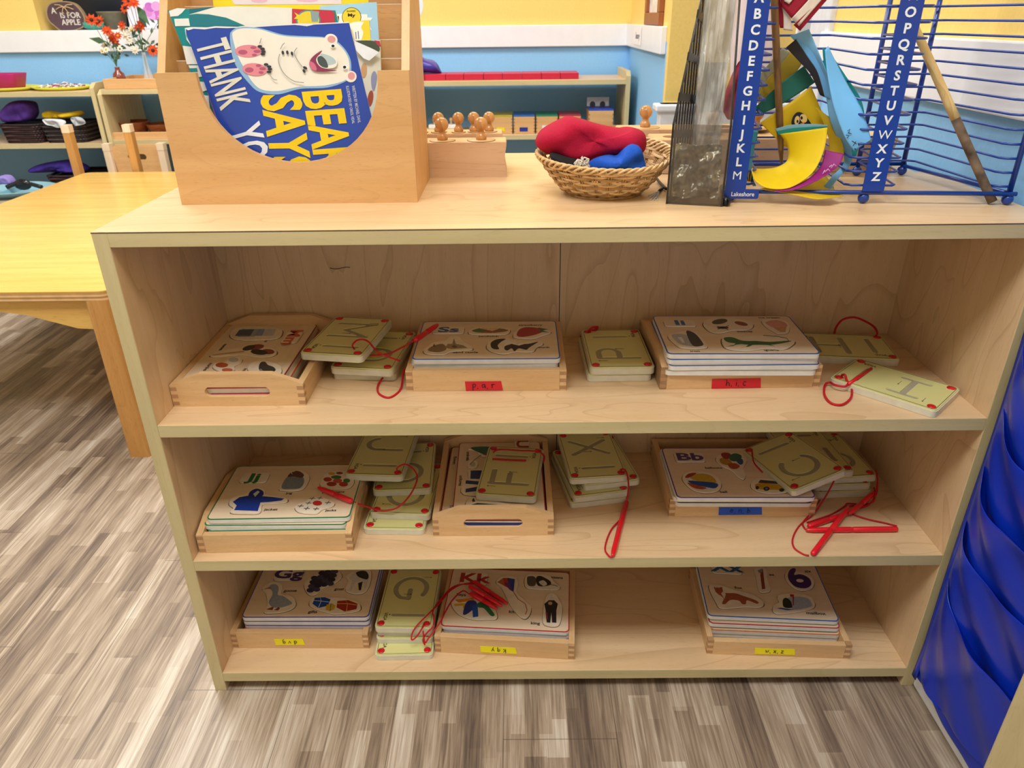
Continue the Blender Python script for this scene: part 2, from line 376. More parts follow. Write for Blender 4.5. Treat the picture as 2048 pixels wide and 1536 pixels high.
# rear cabinet standing back to back
rc = thing('rear_bookshelf', 'maple cabinet standing back to back behind the large shelf unit', 'bookshelf', (0, 0, 0))
panel('top_panel', (-0.02, D + 0.004, H - 0.022), (1.197, 0.566, H - 0.001), rc, maple('x'))
panel('side_panel', (-0.02, D + 0.004, 0), (0.0, 0.566, H - 0.022), rc, maple('z')); panel('side_panel', (1.177, D + 0.004, 0), (1.197, 0.566, H - 0.022), rc, maple('z'))
panel('back_panel', (0.0, D + 0.004, 0.02), (1.177, D + 0.015, H - 0.022), rc, maple('z'))
for z in (0.07, 0.31, 0.55): panel('shelf', (0.0, D + 0.015, z - 0.02), (1.177, 0.56, z), rc, maple('x'))

# ================================================================== WOODEN TRAYS
TW, TD = 0.2455, 0.197      # long and short side
def slot_panel(parent, xc, h, arch, m_, slot=True, name='end_panel'):
    """short end board lying in the YZ plane at local x = xc, with arched top and a hand slot"""
    t = 0.010; d = TD
    prof = [(-d / 2, 0), (d / 2, 0), (d / 2, h), (d * 0.27, h + arch), (-d * 0.27, h + arch), (-d / 2, h)]
    q = MB(); M = Matrix(((0, 0, 1, xc - t / 2), (1, 0, 0, 0), (0, 1, 0, 0), (0, 0, 0, 1)))
    if slot and arch > 0:
        # outline split into an upper and a lower half round the slot
        sw, r, zc = 0.040, 0.0082, h * 0.66
        right = [(sw + r * math.sin(math.radians(a)), zc - r * math.cos(math.radians(a))) for a in range(0, 181, 15)]
        left = [(-x, z) for x, z in right]
        bottom = [(-d / 2, 0), (d / 2, 0), (d / 2, zc)] + [p for p in right if p[1] <= zc + 1e-6][::-1] + [p for p in left if p[1] <= zc + 1e-6] + [(-d / 2, zc)]
        top = [(d / 2, zc), (d / 2, h), (d * 0.27, h + arch), (-d * 0.27, h + arch), (-d / 2, h), (-d / 2, zc)] + [p for p in left if p[1] >= zc - 1e-6] + [p for p in right if p[1] >= zc - 1e-6][::-1]
        q.prism(bottom, 0, t, m_, M); q.prism(top, 0, t, m_, M)
    else: q.prism(prof, 0, t, m_, M)
    return q.obj(name, parent)
def tray(label, x, y, z, rot, h=0.036, arch=0.017, group=None, knots=True):
    t = thing('wooden_tray', label, 'tray', (x, y, z), (0, 0, math.radians(rot)), group or 'wooden puzzle trays')
    slot_panel(t, TW / 2 - 0.005, h, arch, beech('y')); slot_panel(t, -TW / 2 + 0.005, h, arch, beech('y'))
    dark = flat('#b48a62', 0.6)
    for s in (-1, 1):
        q = MB(); y0, y1 = (s * TD / 2, s * (TD / 2 - 0.010)); y0, y1 = min(y0, y1), max(y0, y1)
        q.box((-TW / 2 + 0.010, y0, 0), (TW / 2 - 0.010, y1, h), beech('x'))
        q.obj('side_panel', t, bevel=0.0006)
    for sx in (-1, 1):
        for sy in (-1, 1):
            q = MB()
            for k in range(3):
                z0 = 0.0025 + k * 0.012
                a = (sx * (TW / 2 + 0.0002), sy * (TD / 2 - 0.0095), z0); b = (sx * (TW / 2 - 0.0100), sy * (TD / 2 + 0.0002), z0 + 0.006)
                q.box(tuple(min(i, j) for i, j in zip(a, b)), tuple(max(i, j) for i, j in zip(a, b)), dark)
            o = q.obj('finger_joint', t); o['label'] = 'darker end-grain finger joints at the corners'
    q = MB(); q.box((-TW / 2 + 0.010, -TD / 2 + 0.010, 0.001), (TW / 2 - 0.010, TD / 2 - 0.010, 0.005), birch('x')); q.obj('bottom_panel', t)
    return t
def tape(tr, color, word, px, py, w_, h_, flip=False, ink='#1d1a20', slant=0):
    """strip of tape with handwriting stuck on the tray's front face; px, py = its centre in the photograph"""
    M = mw(tr); n = (M.to_3x3() @ Vector((0, -1, 0))).normalized(); p0 = M @ Vector((0, -TD / 2 - 0.0006, 0))
    c = at(px, py, plane=(p0, n)); l = M.inverted() @ c
    q = MB(); R = Matrix.Translation(l) @ Matrix.Rotation(math.radians(slant), 4, 'Y') @ Matrix.Rotation(math.pi / 2, 4, 'X')
    pts = [(-w_ / 2, -h_ / 2), (w_ / 2 + 0.001, -h_ / 2 + 0.0008), (w_ / 2 - 0.0015, h_ / 2), (-w_ / 2 - 0.001, h_ / 2 - 0.0005)]
    q.prism(pts, -0.0002, 0.0003, flat(color, 0.45, 0.4, 0.04), R)
    K = R @ Matrix.Translation((0, 0, 0.0005))
    if flip: K = K @ Matrix.Rotation(math.pi, 4, 'Z')
    for k, pl in enumerate(handwrite(word, h_ * 0.62)): q.tube([(x, y, 0) for x, y in pl], 0.0006, flat(ink, 0.6), 4, M=K)
    o = q.obj('tape_label', tr); o['label'] = {'#d2232f': 'red', '#1d52c0': 'blue', '#f4e61e': 'yellow'}[color] + ' tape label with handwritten letters'
HW = {  # handwritten letters as strokes in a unit box, with advance
    'p': ([[(0.1, 0.7), (0.1, -0.35)], [(0.1, 0.6), (0.4, 0.75), (0.55, 0.5), (0.4, 0.2), (0.12, 0.25)]], 0.75),
    'a': ([[(0.5, 0.6), (0.2, 0.65), (0.05, 0.35), (0.2, 0.1), (0.48, 0.3), (0.5, 0.65)], [(0.5, 0.6), (0.58, 0.05)]], 0.8),
    'r': ([[(0.1, 0.7), (0.15, 0.0)], [(0.13, 0.4), (0.3, 0.65), (0.55, 0.62)]], 0.7), ',': ([[(0.1, 0.05), (0.05, -0.12)]], 0.3), ' ': ([], 0.35),
    'h': ([[(0.1, 1.0), (0.1, 0.0)], [(0.1, 0.4), (0.3, 0.6), (0.5, 0.4), (0.55, 0.0)]], 0.8), 'i': ([[(0.1, 0.6), (0.1, 0.0)], [(0.1, 0.85), (0.12, 0.9)]], 0.35),
    'c': ([[(0.5, 0.6), (0.2, 0.65), (0.05, 0.3), (0.25, 0.02), (0.5, 0.1)]], 0.7), 'e': ([[(0.08, 0.35), (0.5, 0.4), (0.4, 0.7), (0.15, 0.65), (0.05, 0.3), (0.2, 0.02), (0.5, 0.12)]], 0.72),
    'n': ([[(0.1, 0.65), (0.1, 0.0)], [(0.1, 0.4), (0.3, 0.65), (0.5, 0.5), (0.52, 0.0)]], 0.75), 'b': ([[(0.1, 1.0), (0.1, 0.0)], [(0.1, 0.3), (0.35, 0.6), (0.55, 0.35), (0.4, 0.02), (0.1, 0.08)]], 0.75),
    'd': ([[(0.5, 1.0), (0.52, 0.0)], [(0.5, 0.5), (0.2, 0.6), (0.05, 0.3), (0.2, 0.02), (0.5, 0.1)]], 0.8), 'v': ([[(0.05, 0.65), (0.28, 0.05), (0.5, 0.65)]], 0.7),
    'g': ([[(0.5, 0.6), (0.2, 0.65), (0.05, 0.35), (0.2, 0.1), (0.48, 0.3), (0.5, 0.65), (0.5, -0.2), (0.2, -0.35)]], 0.75),
    'k': ([[(0.1, 1.0), (0.1, 0.0)], [(0.55, 0.8), (0.12, 0.4), (0.55, 0.0)]], 0.75), 'q': ([[(0.45, 0.65), (0.1, 0.55), (0.15, 0.15), (0.45, 0.3), (0.48, 0.7), (0.5, -0.35)]], 0.75),
    'y': ([[(0.05, 0.65), (0.3, 0.2)], [(0.55, 0.7), (0.2, -0.3)]], 0.7), 'w': ([[(0.02, 0.7), (0.15, 0.05), (0.3, 0.5), (0.45, 0.05), (0.6, 0.7)]], 0.85),
    'x': ([[(0.05, 0.7), (0.5, 0.0)], [(0.5, 0.7), (0.05, 0.0)]], 0.75), 'z': ([[(0.05, 0.68), (0.5, 0.68), (0.08, 0.05), (0.55, 0.05)]], 0.75)}
def handwrite(word, size):
    out = []; x = 0
    for ch in word:
        st, adv = HW[ch]
        for pl in st: out.append([((x + a) * size, (b - 0.35) * size) for a, b in pl])
        x += adv
    return [[(a - x * size / 2, b) for a, b in pl] for pl in out]

# ================================================================== PUZZLE BOARDS
CR = {1: (320, 600, .27344), 2: (780, 600, .29297), 3: (1280, 600, .3418), 4: (360, 860, .26367), 5: (840, 860, .24414), 6: (1280, 860, .2832), 7: (440, 1130, .36133), 8: (1360, 1120, .33594), 0: (0, 0, 1), 9: (300, 0, .27344)}
def cpx(c, x, y): a, b, s = CR[c]; return a + x * s, b + y * s
BW, BD, BT = 0.228, 0.154, 0.0085
def board_root(label, x, y, ztop, rot, border, top=None, th=BT, group=None, core='#e9e6df'):
    """rounded plywood board: white-ish core, printed border line just inside the rim"""
    q = MB(); edge = flat(core, 0.5); top = top or birch('x')
    q.prism(rrect(BW, BD, 0.008), -th, -0.0012, edge); q.prism(rrect(BW, BD, 0.008), -0.0012, -0.0002, flat(border, 0.4))
    q.prism(rrect(BW - 0.0035, BD - 0.0035, 0.0068), -0.0002, 0.0, top)
    o = q.obj('puzzle_board'); o.location = (x, y, ztop); o.rotation_euler = (0, 0, math.radians(rot))
    tag(o, label, 'puzzle', group or 'wooden alphabet puzzle boards'); return o
PCREAM = '#f0e2cc'
def piece(bd, crop, outline, art, raise_=0.0022, grow=0.0035, body=PCREAM, name='puzzle_piece'):
    """a loose wooden piece in its recess. outline None = hull of the picture; art = [(colour, kind, points)] in crop pixels"""
    M = mw(bd).inverted(); zt = mw(bd).translation.z
    def loc(p): u = cpx(crop, *p); a = at(u[0], u[1], z=zt + raise_); l = M @ a; return (l.x, l.y)
    shapes = []
    for col, kind, pts in art:
        if kind == 'e': pts = ell(*pts)
        L = [loc(p) for p in pts]
        if kind == 'p': L = smooth_loop(L, 4)
        shapes.append((col, kind, L))
    if outline: out = smooth_loop([loc(p) for p in outline], 4)
    else:
        hp = hull([p for c, k, L in shapes if k != 'l' for p in L]); pts = []
        for a in hp:
            for k in range(10): pts.append((a[0] + grow * math.cos(k * math.pi / 5), a[1] + grow * math.sin(k * math.pi / 5)))
        out = hull(pts)
    cx = sum(p[0] for p in out) / len(out); cy = sum(p[1] for p in out) / len(out)
    q = MB(); gap = [(cx + (p[0] - cx) * 1.035, cy + (p[1] - cy) * 1.035) for p in out]
    q.prism(gap, 0.0, 0.00012, flat('#7d6046', 0.8)); q.prism(out, 0.0001, raise_ - 0.0003, flat(body, 0.5)); 
    q.prism(out, raise_ - 0.0003, raise_, flat(body, 0.5))
    z = raise_
    for i, (col, kind, L) in enumerate(shapes):
        z += 0.00006; m_ = flat(col, 0.35, 0.4, 0.12, 300)
        if kind == 'l':
            q.tube([(a, b, z) for a, b in L], 0.0006, m_, 4)
        else: q.prism(L, z - 0.00012, z, m_)
    return q.obj(name, bd)
def words(bd, crop, items, size=0.0082, rot=0, col='#1c1a18'):
    """names printed on the board: [(text, x, y)] centres in crop pixels; part of the board's own mesh"""
    M = mw(bd).inverted(); zt = mw(bd).translation.z
    for it in items:
        q = MB()
        st, x, y = it[:3]; u = cpx(crop, x, y); l = M @ at(u[0], u[1], z=zt)
        put_text(q, st, flat(col, 0.5), TM(l.x, l.y, 0.0002, size * (it[3] if len(it) > 3 else 1), rot, 1.1), bold=0.025)
        q.obj('printed_name', bd)
def letters(bd, crop, st, cx, cy, size, col, w_, rot=0, h_=None):
    """the letter pair on its own raised piece"""
    M = mw(bd).inverted(); zt = mw(bd).translation.z; u = cpx(crop, cx, cy); l = M @ at(u[0], u[1], z=zt + 0.002)
    q = MB(); h_ = h_ or size * 1.3; out = rrect(w_, h_, 0.006, cx=0, cy=0)
    R = Matrix.Translation((l.x, l.y, 0)) @ Matrix.Rotation(math.radians(rot), 4, 'Z')
    q.prism(rrect(w_ + .0012, h_ + .0012, 0.006), 0, 0.00012, flat('#7d6046', 0.8), R); q.prism(out, 0.0001, 0.0022, flat(PCREAM, 0.5), R)
    put_text(q, st, flat(col, 0.4), R @ TM(0, 0.0, 0.0024, size * 1.4, 0, 1.42), bold=0.035)
    o = q.obj('letter_piece', bd); o['label'] = 'raised letter piece reading ' + st; return o
def under(n, x, y, z, rot, borders, labels, jitter=0.003, th=BT):
    """plain boards lower in a stack, listed from the top down"""
    for i in range(n):
        board_root(labels[i], x + random.uniform(-jitter, jitter), y - 0.002 * i + random.uniform(-jitter, jitter) * 0.5, z - th * i - 0.0004 * i, rot + random.uniform(-1, 1), borders[i], top=birch('x') if borders[i] != '#e0457c' else flat('#e0457c', 0.5), th=th)

# ---- tray and board: M
tr = tray('open wooden tray with hand slot facing front, holding the orange M puzzle', 0.1195, 0.1795, Z1, -90, arch=0.017)
b = board_root('wooden puzzle board with orange Mm, mice, marbles and maracas', 0.1060, 0.1805, 0.5695, -90.5, '#8c2a22')
under(2, 0.111, 0.181, 0.5605, -90, ['#d8503c', '#e0457c'], ['puzzle board with an orange-red edge directly under the Mm board', 'pink puzzle board showing at the right side of the leftmost top-shelf tray'])
letters(b, 1, 'Mm', 965, 272, 0.021, '#d2592c', 0.046, 0)
piece(b, 1, [(510, 255), (560, 205), (680, 190), (850, 205), (895, 225), (860, 275), (700, 290), (560, 285)], [('#9aa6b4', 's', [(565, 270), (600, 212), (770, 212), (690, 268)]), ('#3c4f74', 's', [(548, 262), (582, 218), (690, 215), (660, 262)]), ('#7c96bd', 's', [(690, 262), (722, 215), (768, 215), (745, 262)]), ('#c3c6ca', 's', [(745, 262), (770, 215), (850, 212), (830, 262)])])
piece(b, 1, [(372, 398), (470, 365), (580, 350), (660, 325), (740, 325), (770, 345), (840, 360), (850, 390), (790, 412), (700, 412), (600, 398), (480, 405), (385, 410)], [('#8a3a2c', 'e', (700, 345, 62, 20, -8)), ('#2c2a26', 'e', (650, 350, 48, 17, -14)), ('#8a3a2c', 'e', (790, 378, 48, 19, 3)), ('#232220', 'e', (725, 382, 62, 19, 5)), ('#c9a06a', 's', [(380, 400), (610, 372), (620, 382), (392, 405)])])
piece(b, 1, [(385, 490), (410, 460), (470, 455), (505, 425), (560, 415), (600, 430), (590, 455), (545, 480), (545, 510), (500, 522), (440, 522)], [('#c2c6cc', 'e', (537, 437, 36, 18, 0)), ('#b5532e', 'e', (452, 476, 46, 18, 0)), ('#c9694a', 'e', (492, 512, 40, 13, 0))])
piece(b, 1, [(650, 520), (655, 470), (720, 445), (800, 450), (870, 475), (890, 510), (870, 540), (760, 545)], [('#3b3936', 'p', [(722, 500), (735, 458), (768, 452), (790, 475), (830, 490), (845, 515), (800, 535), (750, 532)]), ('#8d9094', 's', [(725, 525), (735, 500), (752, 515), (748, 532)])])
words(b, 1, [('mittens', 790, 285), ('maraca', 462, 345), ('marbles', 350, 490), ('mouse', 610, 525)], rot=0)
# ---- S
tr = tray('low wooden tray with red label p,a,r under the Ss puzzle stack', 0.4868, 0.1975, Z1, -0.5, h=0.035, arch=0.0, group='wooden puzzle trays')
tape(tr, '#d2232f', 'p, a, r', 968, 772, 0.056, 0.0165)
b = board_root('topmost board of the stack, blue Ss with strawberry, sandwich and skunk', 0.4867, 0.1914, 0.5820, -0.5, '#2f62c4')
under(3, 0.4875, 0.1935, 0.5732, -0.3, ['#e8e2d6', '#d8cbb4', '#1f86c8'], ['cream-edged puzzle board second in the Ss stack', 'tan-edged puzzle board third in the Ss stack', 'bright blue edged puzzle board lowest in the Ss stack'])
letters(b, 2, 'Ss', 400, 205, 0.021, '#2a5c9c', 0.052, 0)
piece(b, 2, [(535, 215), (575, 190), (680, 185), (790, 190), (820, 205), (790, 230), (660, 232), (560, 230)], [('#4d7a3a', 'p', [(560, 208), (640, 190), (790, 200), (700, 222), (600, 222)]), ('#9c5a3a', 'p', [(600, 218), (700, 205), (800, 203), (790, 215), (690, 225)]), ('#e3c79a', 's', [(590, 190), (760, 190), (700, 212)])])
piece(b, 2, [(840, 245), (860, 205), (910, 185), (1000, 185), (1085, 205), (1095, 222), (1040, 240), (980, 260), (880, 258)], [('#a8282c', 'p', [(865, 240), (885, 200), (940, 185), (1030, 195), (1045, 215), (980, 240), (900, 252)]), ('#3d6b2c', 's', [(1010, 188), (1080, 200), (1040, 208), (1085, 222), (1030, 218)])])
piece(b, 2, [(228, 345), (260, 315), (290, 290), (380, 275), (410, 248), (470, 250), (500, 285), (550, 310), (560, 335), (480, 342), (410, 350), (360, 370), (260, 365)], [('#8c7658', 'p', [(258, 340), (290, 315), (360, 300), (385, 335), (340, 355), (280, 352)]), ('#a08a68', 's', [(375, 325), (395, 300), (425, 300), (436, 262), (450, 300), (500, 310), (530, 328), (470, 332), (420, 335)]), ('#6a5840', 's', [(292, 318), (300, 298), (312, 318)]), ('#6a5840', 's', [(420, 318), (440, 306), (460, 320), (440, 330)])])
piece(b, 2, [(660, 320), (680, 280), (740, 262), (810, 262), (880, 285), (1000, 275), (1045, 295), (1000, 320), (970, 350), (860, 350), (780, 365), (700, 350)], [('#26231f', 'p', [(690, 320), (690, 290), (730, 268), (790, 265), (760, 285), (735, 310), (745, 335), (710, 335)]), ('#26231f', 'p', [(780, 330), (800, 295), (860, 298), (940, 300), (1010, 285), (990, 300), (950, 325), (930, 340), (880, 330), (850, 350), (830, 330), (800, 345)]), ('#f2efe6', 's', [(775, 320), (790, 275), (815, 280), (870, 300), (945, 292), (880, 312), (830, 300), (795, 310)])])
words(b, 2, [('sandwich', 673, 249), ('strawberry', 958, 172), ('sand castle', 515, 358), ('skunk', 1045, 324)])
# ---- I
tr = tray('low wooden tray with red label h,i,c under the Ii puzzle stack', 0.8745, 0.1985, Z1, 0.6, h=0.0375, arch=0.0)
tape(tr, '#d2232f', 'h, i, c', 1473, 767, 0.075, 0.0170)
slot_panel(tr, -TW / 2 + 0.005, 0.0375, 0.014, beech('y'), slot=False)
b = board_root('topmost board of the stack, blue Ii with iron, insects and green iguana', 0.8752, 0.1709, 0.5960, -1.2, '#2456a8')
under(3, 0.8765, 0.172, 0.5868, -0.9, ['#3d6fc4', '#2d56a0', '#a8a294'], ['blue-edged puzzle board second in the Ii stack', 'dark blue edged puzzle board third in the Ii stack', 'grey-edged puzzle board lowest in the Ii stack'])
letters(b, 3, 'Ii', 232, 135, 0.020, '#2a66a8', 0.050, 0)
piece(b, 3, [(370, 140), (400, 112), (500, 105), (600, 115), (655, 130), (660, 155), (620, 172), (540, 175), (470, 190), (410, 180)], [('#4a5038', 'e', (466, 126, 46, 15, -8)), ('#8e3c22', 'e', (592, 138, 40, 11, 12)), ('#3a3024', 'e', (485, 162, 34, 7, 0)), ('#3a3024', 'l', [(450, 155), (485, 165), (520, 150)]), ('#3a3024', 'l', [(455, 172), (485, 160), (515, 175)])])
piece(b, 3, [(712, 120), (760, 110), (840, 118), (872, 145), (868, 185), (810, 195), (790, 185), (740, 155)], [('#d99a8c', 'p', [(735, 130), (790, 118), (845, 130), (860, 155), (800, 165), (755, 150)]), ('#c79a68', 's', [(780, 162), (858, 158), (850, 188), (822, 188)])])
piece(b, 3, [(165, 210), (210, 190), (290, 180), (340, 200), (385, 250), (390, 275), (320, 282), (240, 275), (200, 250)], [('#b9bcc4', 'p', [(185, 205), (250, 200), (320, 225), (360, 262), (310, 272), (245, 262), (215, 245)]), ('#3c3f4a', 'p', [(272, 180), (320, 195), (360, 240), (368, 265), (315, 270), (285, 230)]), ('#e8e8ea', 's', [(220, 218), (245, 218), (262, 250), (248, 250)])])
piece(b, 3, [(480, 225), (520, 210), (600, 215), (680, 210), (800, 210), (900, 235), (890, 262), (840, 285), (740, 280), (640, 292), (560, 290), (495, 272)], [('#2f6a3c', 'p', [(490, 222), (540, 218), (600, 238), (680, 240), (760, 245), (880, 238), (860, 248), (770, 262), (700, 262), (640, 262), (570, 255), (510, 245)]), ('#2f6a3c', 's', [(560, 252), (545, 270), (500, 272), (560, 262), (590, 258)]), ('#2f6a3c', 's', [(640, 258), (618, 275), (590, 280), (640, 272), (660, 262)]), ('#2f6a3c', 's', [(740, 262), (790, 272), (760, 262)]), ('#4c7050', 'l', [(870, 240), (860, 225), (800, 214), (720, 208)])])
words(b, 3, [('insects', 612, 185), ('ice cream', 755, 104), ('iron', 322, 300), ('iguana', 768, 294)])
# ---- J
tr = tray('low unlabelled wooden tray at the left of the middle shelf, holding Jj', 0.1455, 0.1195, Z2, 0.6, h=0.035, arch=0.014)
b = board_root('topmost board of the stack, green Jj with navy jacket, jug and jacks', 0.1497, 0.1161, 0.3410, 0.8, '#1f7a4a')
under(3, 0.1475, 0.1135, 0.3310, 0.2, ['#1f7a4a', '#2f8a6a', '#cfc8b8'], ['green-edged puzzle board second in the Jj stack', 'teal-edged puzzle board third in the Jj stack', 'grey-edged puzzle board lowest in the Jj stack'])
letters(b, 4, 'Jj', 566, 362, 0.022, '#23753c', 0.046, 0)
piece(b, 4, [(752, 445), (790, 385), (830, 330), (870, 308), (930, 310), (980, 350), (970, 395), (930, 445), (850, 458), (780, 455)], [('#7f8a96', 'p', [(770, 440), (800, 370), (850, 340), (930, 355), (940, 400), (910, 440), (840, 448)]), ('#6a3e36', 'p', [(815, 355), (850, 318), (900, 312), (940, 340), (920, 362), (860, 352)]), ('#e6e1d6', 'l', [(850, 335), (845, 320), (870, 315)])])
piece(b, 4, [(1062, 410), (1090, 350), (1130, 322), (1200, 310), (1290, 320), (1320, 380), (1290, 430), (1200, 448), (1100, 440)], [('#b43a2e', 'e', (1120, 375, 32, 17, 0)), ('#a33028', 'e', (1150, 410, 38, 17, 0)), ('#c4503a', 'e', (1195, 385, 34, 18, 0)), ('#3d7a38', 'e', (1185, 358, 40, 13, 0)), ('#b43a2e', 'e', (1240, 412, 34, 18, 0)), ('#3d7a38', 'e', (1265, 385, 26, 16, 0)), ('#d8a62e', 'e', (1150, 332, 26, 10, 0)), ('#8c3a3a', 'e', (1210, 328, 26, 9, 0)), ('#d8a040', 'e', (1275, 345, 24, 11, 0))])
piece(b, 4, [(372, 560), (400, 510), (500, 485), (540, 450), (600, 438), (645, 460), (650, 490), (730, 500), (810, 520), (800, 545), (700, 555), (625, 565), (605, 625), (500, 632), (385, 625), (405, 590)], [('#1f3da0', 's', [(400, 545), (450, 510), (520, 497), (600, 500), (700, 508), (790, 520), (770, 535), (690, 545), (610, 550), (590, 615), (410, 608), (430, 572)]), ('#1c348c', 'p', [(520, 500), (535, 465), (580, 445), (625, 460), (635, 485), (615, 505), (560, 515)]), ('#c8ced6', 's', [(555, 485), (590, 460), (605, 470), (570, 508)])])
piece(b, 4, [(872, 590), (900, 560), (950, 545), (990, 515), (1060, 502), (1110, 520), (1150, 540), (1172, 560), (1140, 585), (1080, 600), (1040, 630), (970, 632), (900, 620)], [('#c4302e', 'e', (1042, 555, 36, 19, 0))] + [('#54504a', 'l', s) for x, y in ((1005, 520), (1062, 517), (975, 555), (1122, 552), (915, 578), (962, 597), (1032, 600)) for s in ([(x - 22, y), (x + 22, y + 1)], [(x - 9, y + 11), (x + 9, y - 11)])])
words(b, 4, [('jug', 828, 480), ('jacket', 690, 604), ('jacks', 1145, 610), ('jelly beans', 1165, 470)])
# ---- U
tr = tray('wooden tray with blue seen through its hand slot, holding the U puzzle', 0.4925, 0.1800, Z2, -90, h=0.0385, arch=0.017)
b = board_root('topmost board of the stack, red edged U puzzle with navy uniforms and umbrella', 0.5010, 0.1790, 0.3245, -89.4, '#b02a30')
b2 = board_root('red edged puzzle board showing at the left under the U puzzle', 0.4830, 0.1765, 0.3155, -91, '#b02a30', th=0.0040)
b3 = board_root('navy blue puzzle board at the bottom of the U stack', 0.4880, 0.1765, 0.3110, -90.5, '#20307c', top=flat('#20307c', 0.5), core='#20307c')
letters(b, 5, 'Uu', 836, 140, 0.022, '#a83a34', 0.046, 0)
piece(b, 5, [(395, 155), (430, 140), (530, 130), (640, 140), (680, 175), (600, 200), (530, 215), (500, 205), (450, 165)], [('#2c6a50', 'p', [(415, 148), (500, 135), (600, 140), (640, 165), (560, 200), (510, 195)]), ('#b8322e', 's', [(510, 200), (580, 180), (560, 212)]), ('#5c4a34', 'l', [(500, 205), (440, 250), (410, 285)])])
piece(b, 5, [(355, 520), (362, 420), (395, 400), (400, 325), (500, 320), (640, 330), (640, 520)], [('#22386e', 's', [(412, 400), (415, 332), (520, 330), (520, 402)]), ('#22386e', 's', [(372, 440), (376, 412), (480, 420), (480, 448)]), ('#22386e', 's', [(372, 512), (375, 482), (470, 465), (470, 500)])])
piece(b, 5, [(390, 300), (400, 260), (440, 245), (475, 270), (465, 300), (430, 310)], [('#c8c2b4', 'e', (432, 280, 22, 20, 0))])
piece(b, 5, [(385, 630), (400, 560), (450, 550), (700, 600), (900, 630), (880, 650), (600, 640)], [('#222a30', 's', [(425, 575), (440, 555), (452, 585), (432, 590)]), ('#28323c', 's', [(405, 615), (470, 598), (640, 610), (630, 622), (420, 622)])])
words(b, 5, [('umbrella', 392, 215), ('uniforms', 332, 415)])
words(b2, 5, [('flowers', 284, 250), ('Triangle', 250, 658)])
# ---- B
tr = tray('wooden tray with blue label e,n,b under the Bb puzzle', 0.9125, 0.2010, Z2, -0.6, h=0.036, arch=0.0)
tape(tr, '#1d52c0', 'e, n, b', 1481, 1022, 0.072, 0.0165, ink='#123a7c')
b = board_root('topmost board of the stack, purple Bb with beach ball, balloons and bus', 0.9102, 0.1631, 0.3400, -0.7, '#5b3f98')
under(2, 0.911, 0.176, 0.3305, -0.7, ['#ddd6c8', '#3c3c44'], ['cream-edged puzzle board second in the Bb stack', 'dark puzzle board third in the Bb stack, showing at the back of the tray'])
letters(b, 6, 'Bb', 350, 192, 0.023, '#5d3f80', 0.052, 0)
piece(b, 6, [(535, 205), (570, 170), (640, 155), (720, 170), (755, 215), (730, 265), (745, 320), (730, 345), (690, 325), (650, 285), (580, 250)], [('#c08a24', 'p', [(562, 205), (600, 195), (640, 215), (650, 250), (600, 245), (570, 230)]), ('#b2502c', 'p', [(620, 240), (670, 235), (705, 255), (680, 275), (640, 270)]), ('#a02c2c', 'p', [(575, 165), (625, 162), (650, 190), (610, 205), (580, 190)]), ('#2b6b50', 'p', [(630, 185), (670, 165), (715, 180), (710, 210), (665, 222), (635, 210)]), ('#27538c', 'p', [(680, 215), (720, 205), (728, 235), (705, 245)])])
piece(b, 6, [(300, 345), (320, 305), (390, 290), (480, 300), (550, 335), (575, 385), (550, 425), (480, 440), (400, 430), (340, 395)], [('#e3e0d6', 'e', (435, 363, 115, 62, 14)), ('#c9a52c', 'p', [(352, 330), (420, 308), (500, 322), (540, 370), (470, 365), (390, 355)]), ('#a5352c', 'p', [(318, 335), (345, 308), (400, 305), (350, 335)]), ('#1c4f9c', 'p', [(340, 360), (420, 362), (545, 378), (530, 412), (450, 400), (380, 385)]), ('#b4502c', 'p', [(335, 372), (400, 390), (470, 410), (430, 420), (370, 405)]), ('#dcdad2', 'e', (338, 352, 12, 9, 0))])
piece(b, 6, [(782, 390), (815, 350), (850, 340), (1000, 360), (1060, 400), (1040, 435), (930, 445), (830, 430)], [('#c99a1c', 's', [(812, 385), (850, 372), (980, 385), (1040, 400), (1030, 425), (860, 420), (815, 410)]), ('#3a3c44', 's', [(835, 372), (850, 352), (960, 362), (975, 382)]), ('#242424', 'e', (893, 415, 22, 15, 0)), ('#8c8c8c', 'e', (893, 415, 9, 7, 0)), ('#242424', 'e', (828, 408, 12, 12, 0)), ('#242424', 'e', (1000, 425, 18, 12, 0))])
words(b, 6, [('balloons', 520, 268), ('ball', 590, 438), ('bus', 1005, 442)])
# ---- G
tr = tray('wooden tray with upside-down yellow label d v g at the left of the bottom shelf', 0.1440, 0.1530, Z3, -0.9, h=0.037, arch=0.0)
tape(tr, '#f4e61e', 'd v g', 579, 1284, 0.052, 0.0150, flip=True, slant=0)
b = board_root('topmost board of the stack, purple Gg with goose, grapes, goat and gifts', 0.1522, 0.1499, 0.0980, -0.4, '#5c50a8')
under(3, 0.1525, 0.149, 0.0890, -0.4, ['#5c50a8', '#6c60b0', '#e0457c'], ['purple-edged puzzle board second in the Gg stack', 'violet-edged puzzle board third in the Gg stack', 'pink puzzle board at the bottom of the Gg stack'])
letters(b, 7, 'Gg', 380, 52, 0.024, '#4c3470', 0.052, 0)
piece(b, 7, [(233, 130), (270, 100), (310, 95), (345, 115), (340, 160), (400, 175), (420, 215), (390, 245), (320, 262), (245, 262), (262, 225), (255, 160)], [('#9aa4b4', 'p', [(268, 128), (285, 108), (312, 108), (325, 130), (320, 165), (350, 172), (395, 205), (392, 218), (340, 235), (290, 232), (270, 205), (290, 165), (285, 140)]), ('#b46c50', 's', [(238, 136), (275, 122), (288, 130), (262, 132)]), ('#8c4a34', 's', [(255, 246), (290, 232), (298, 234), (290, 250)]), ('#8c4a34', 's', [(300, 250), (325, 232), (332, 240), (322, 252)])])
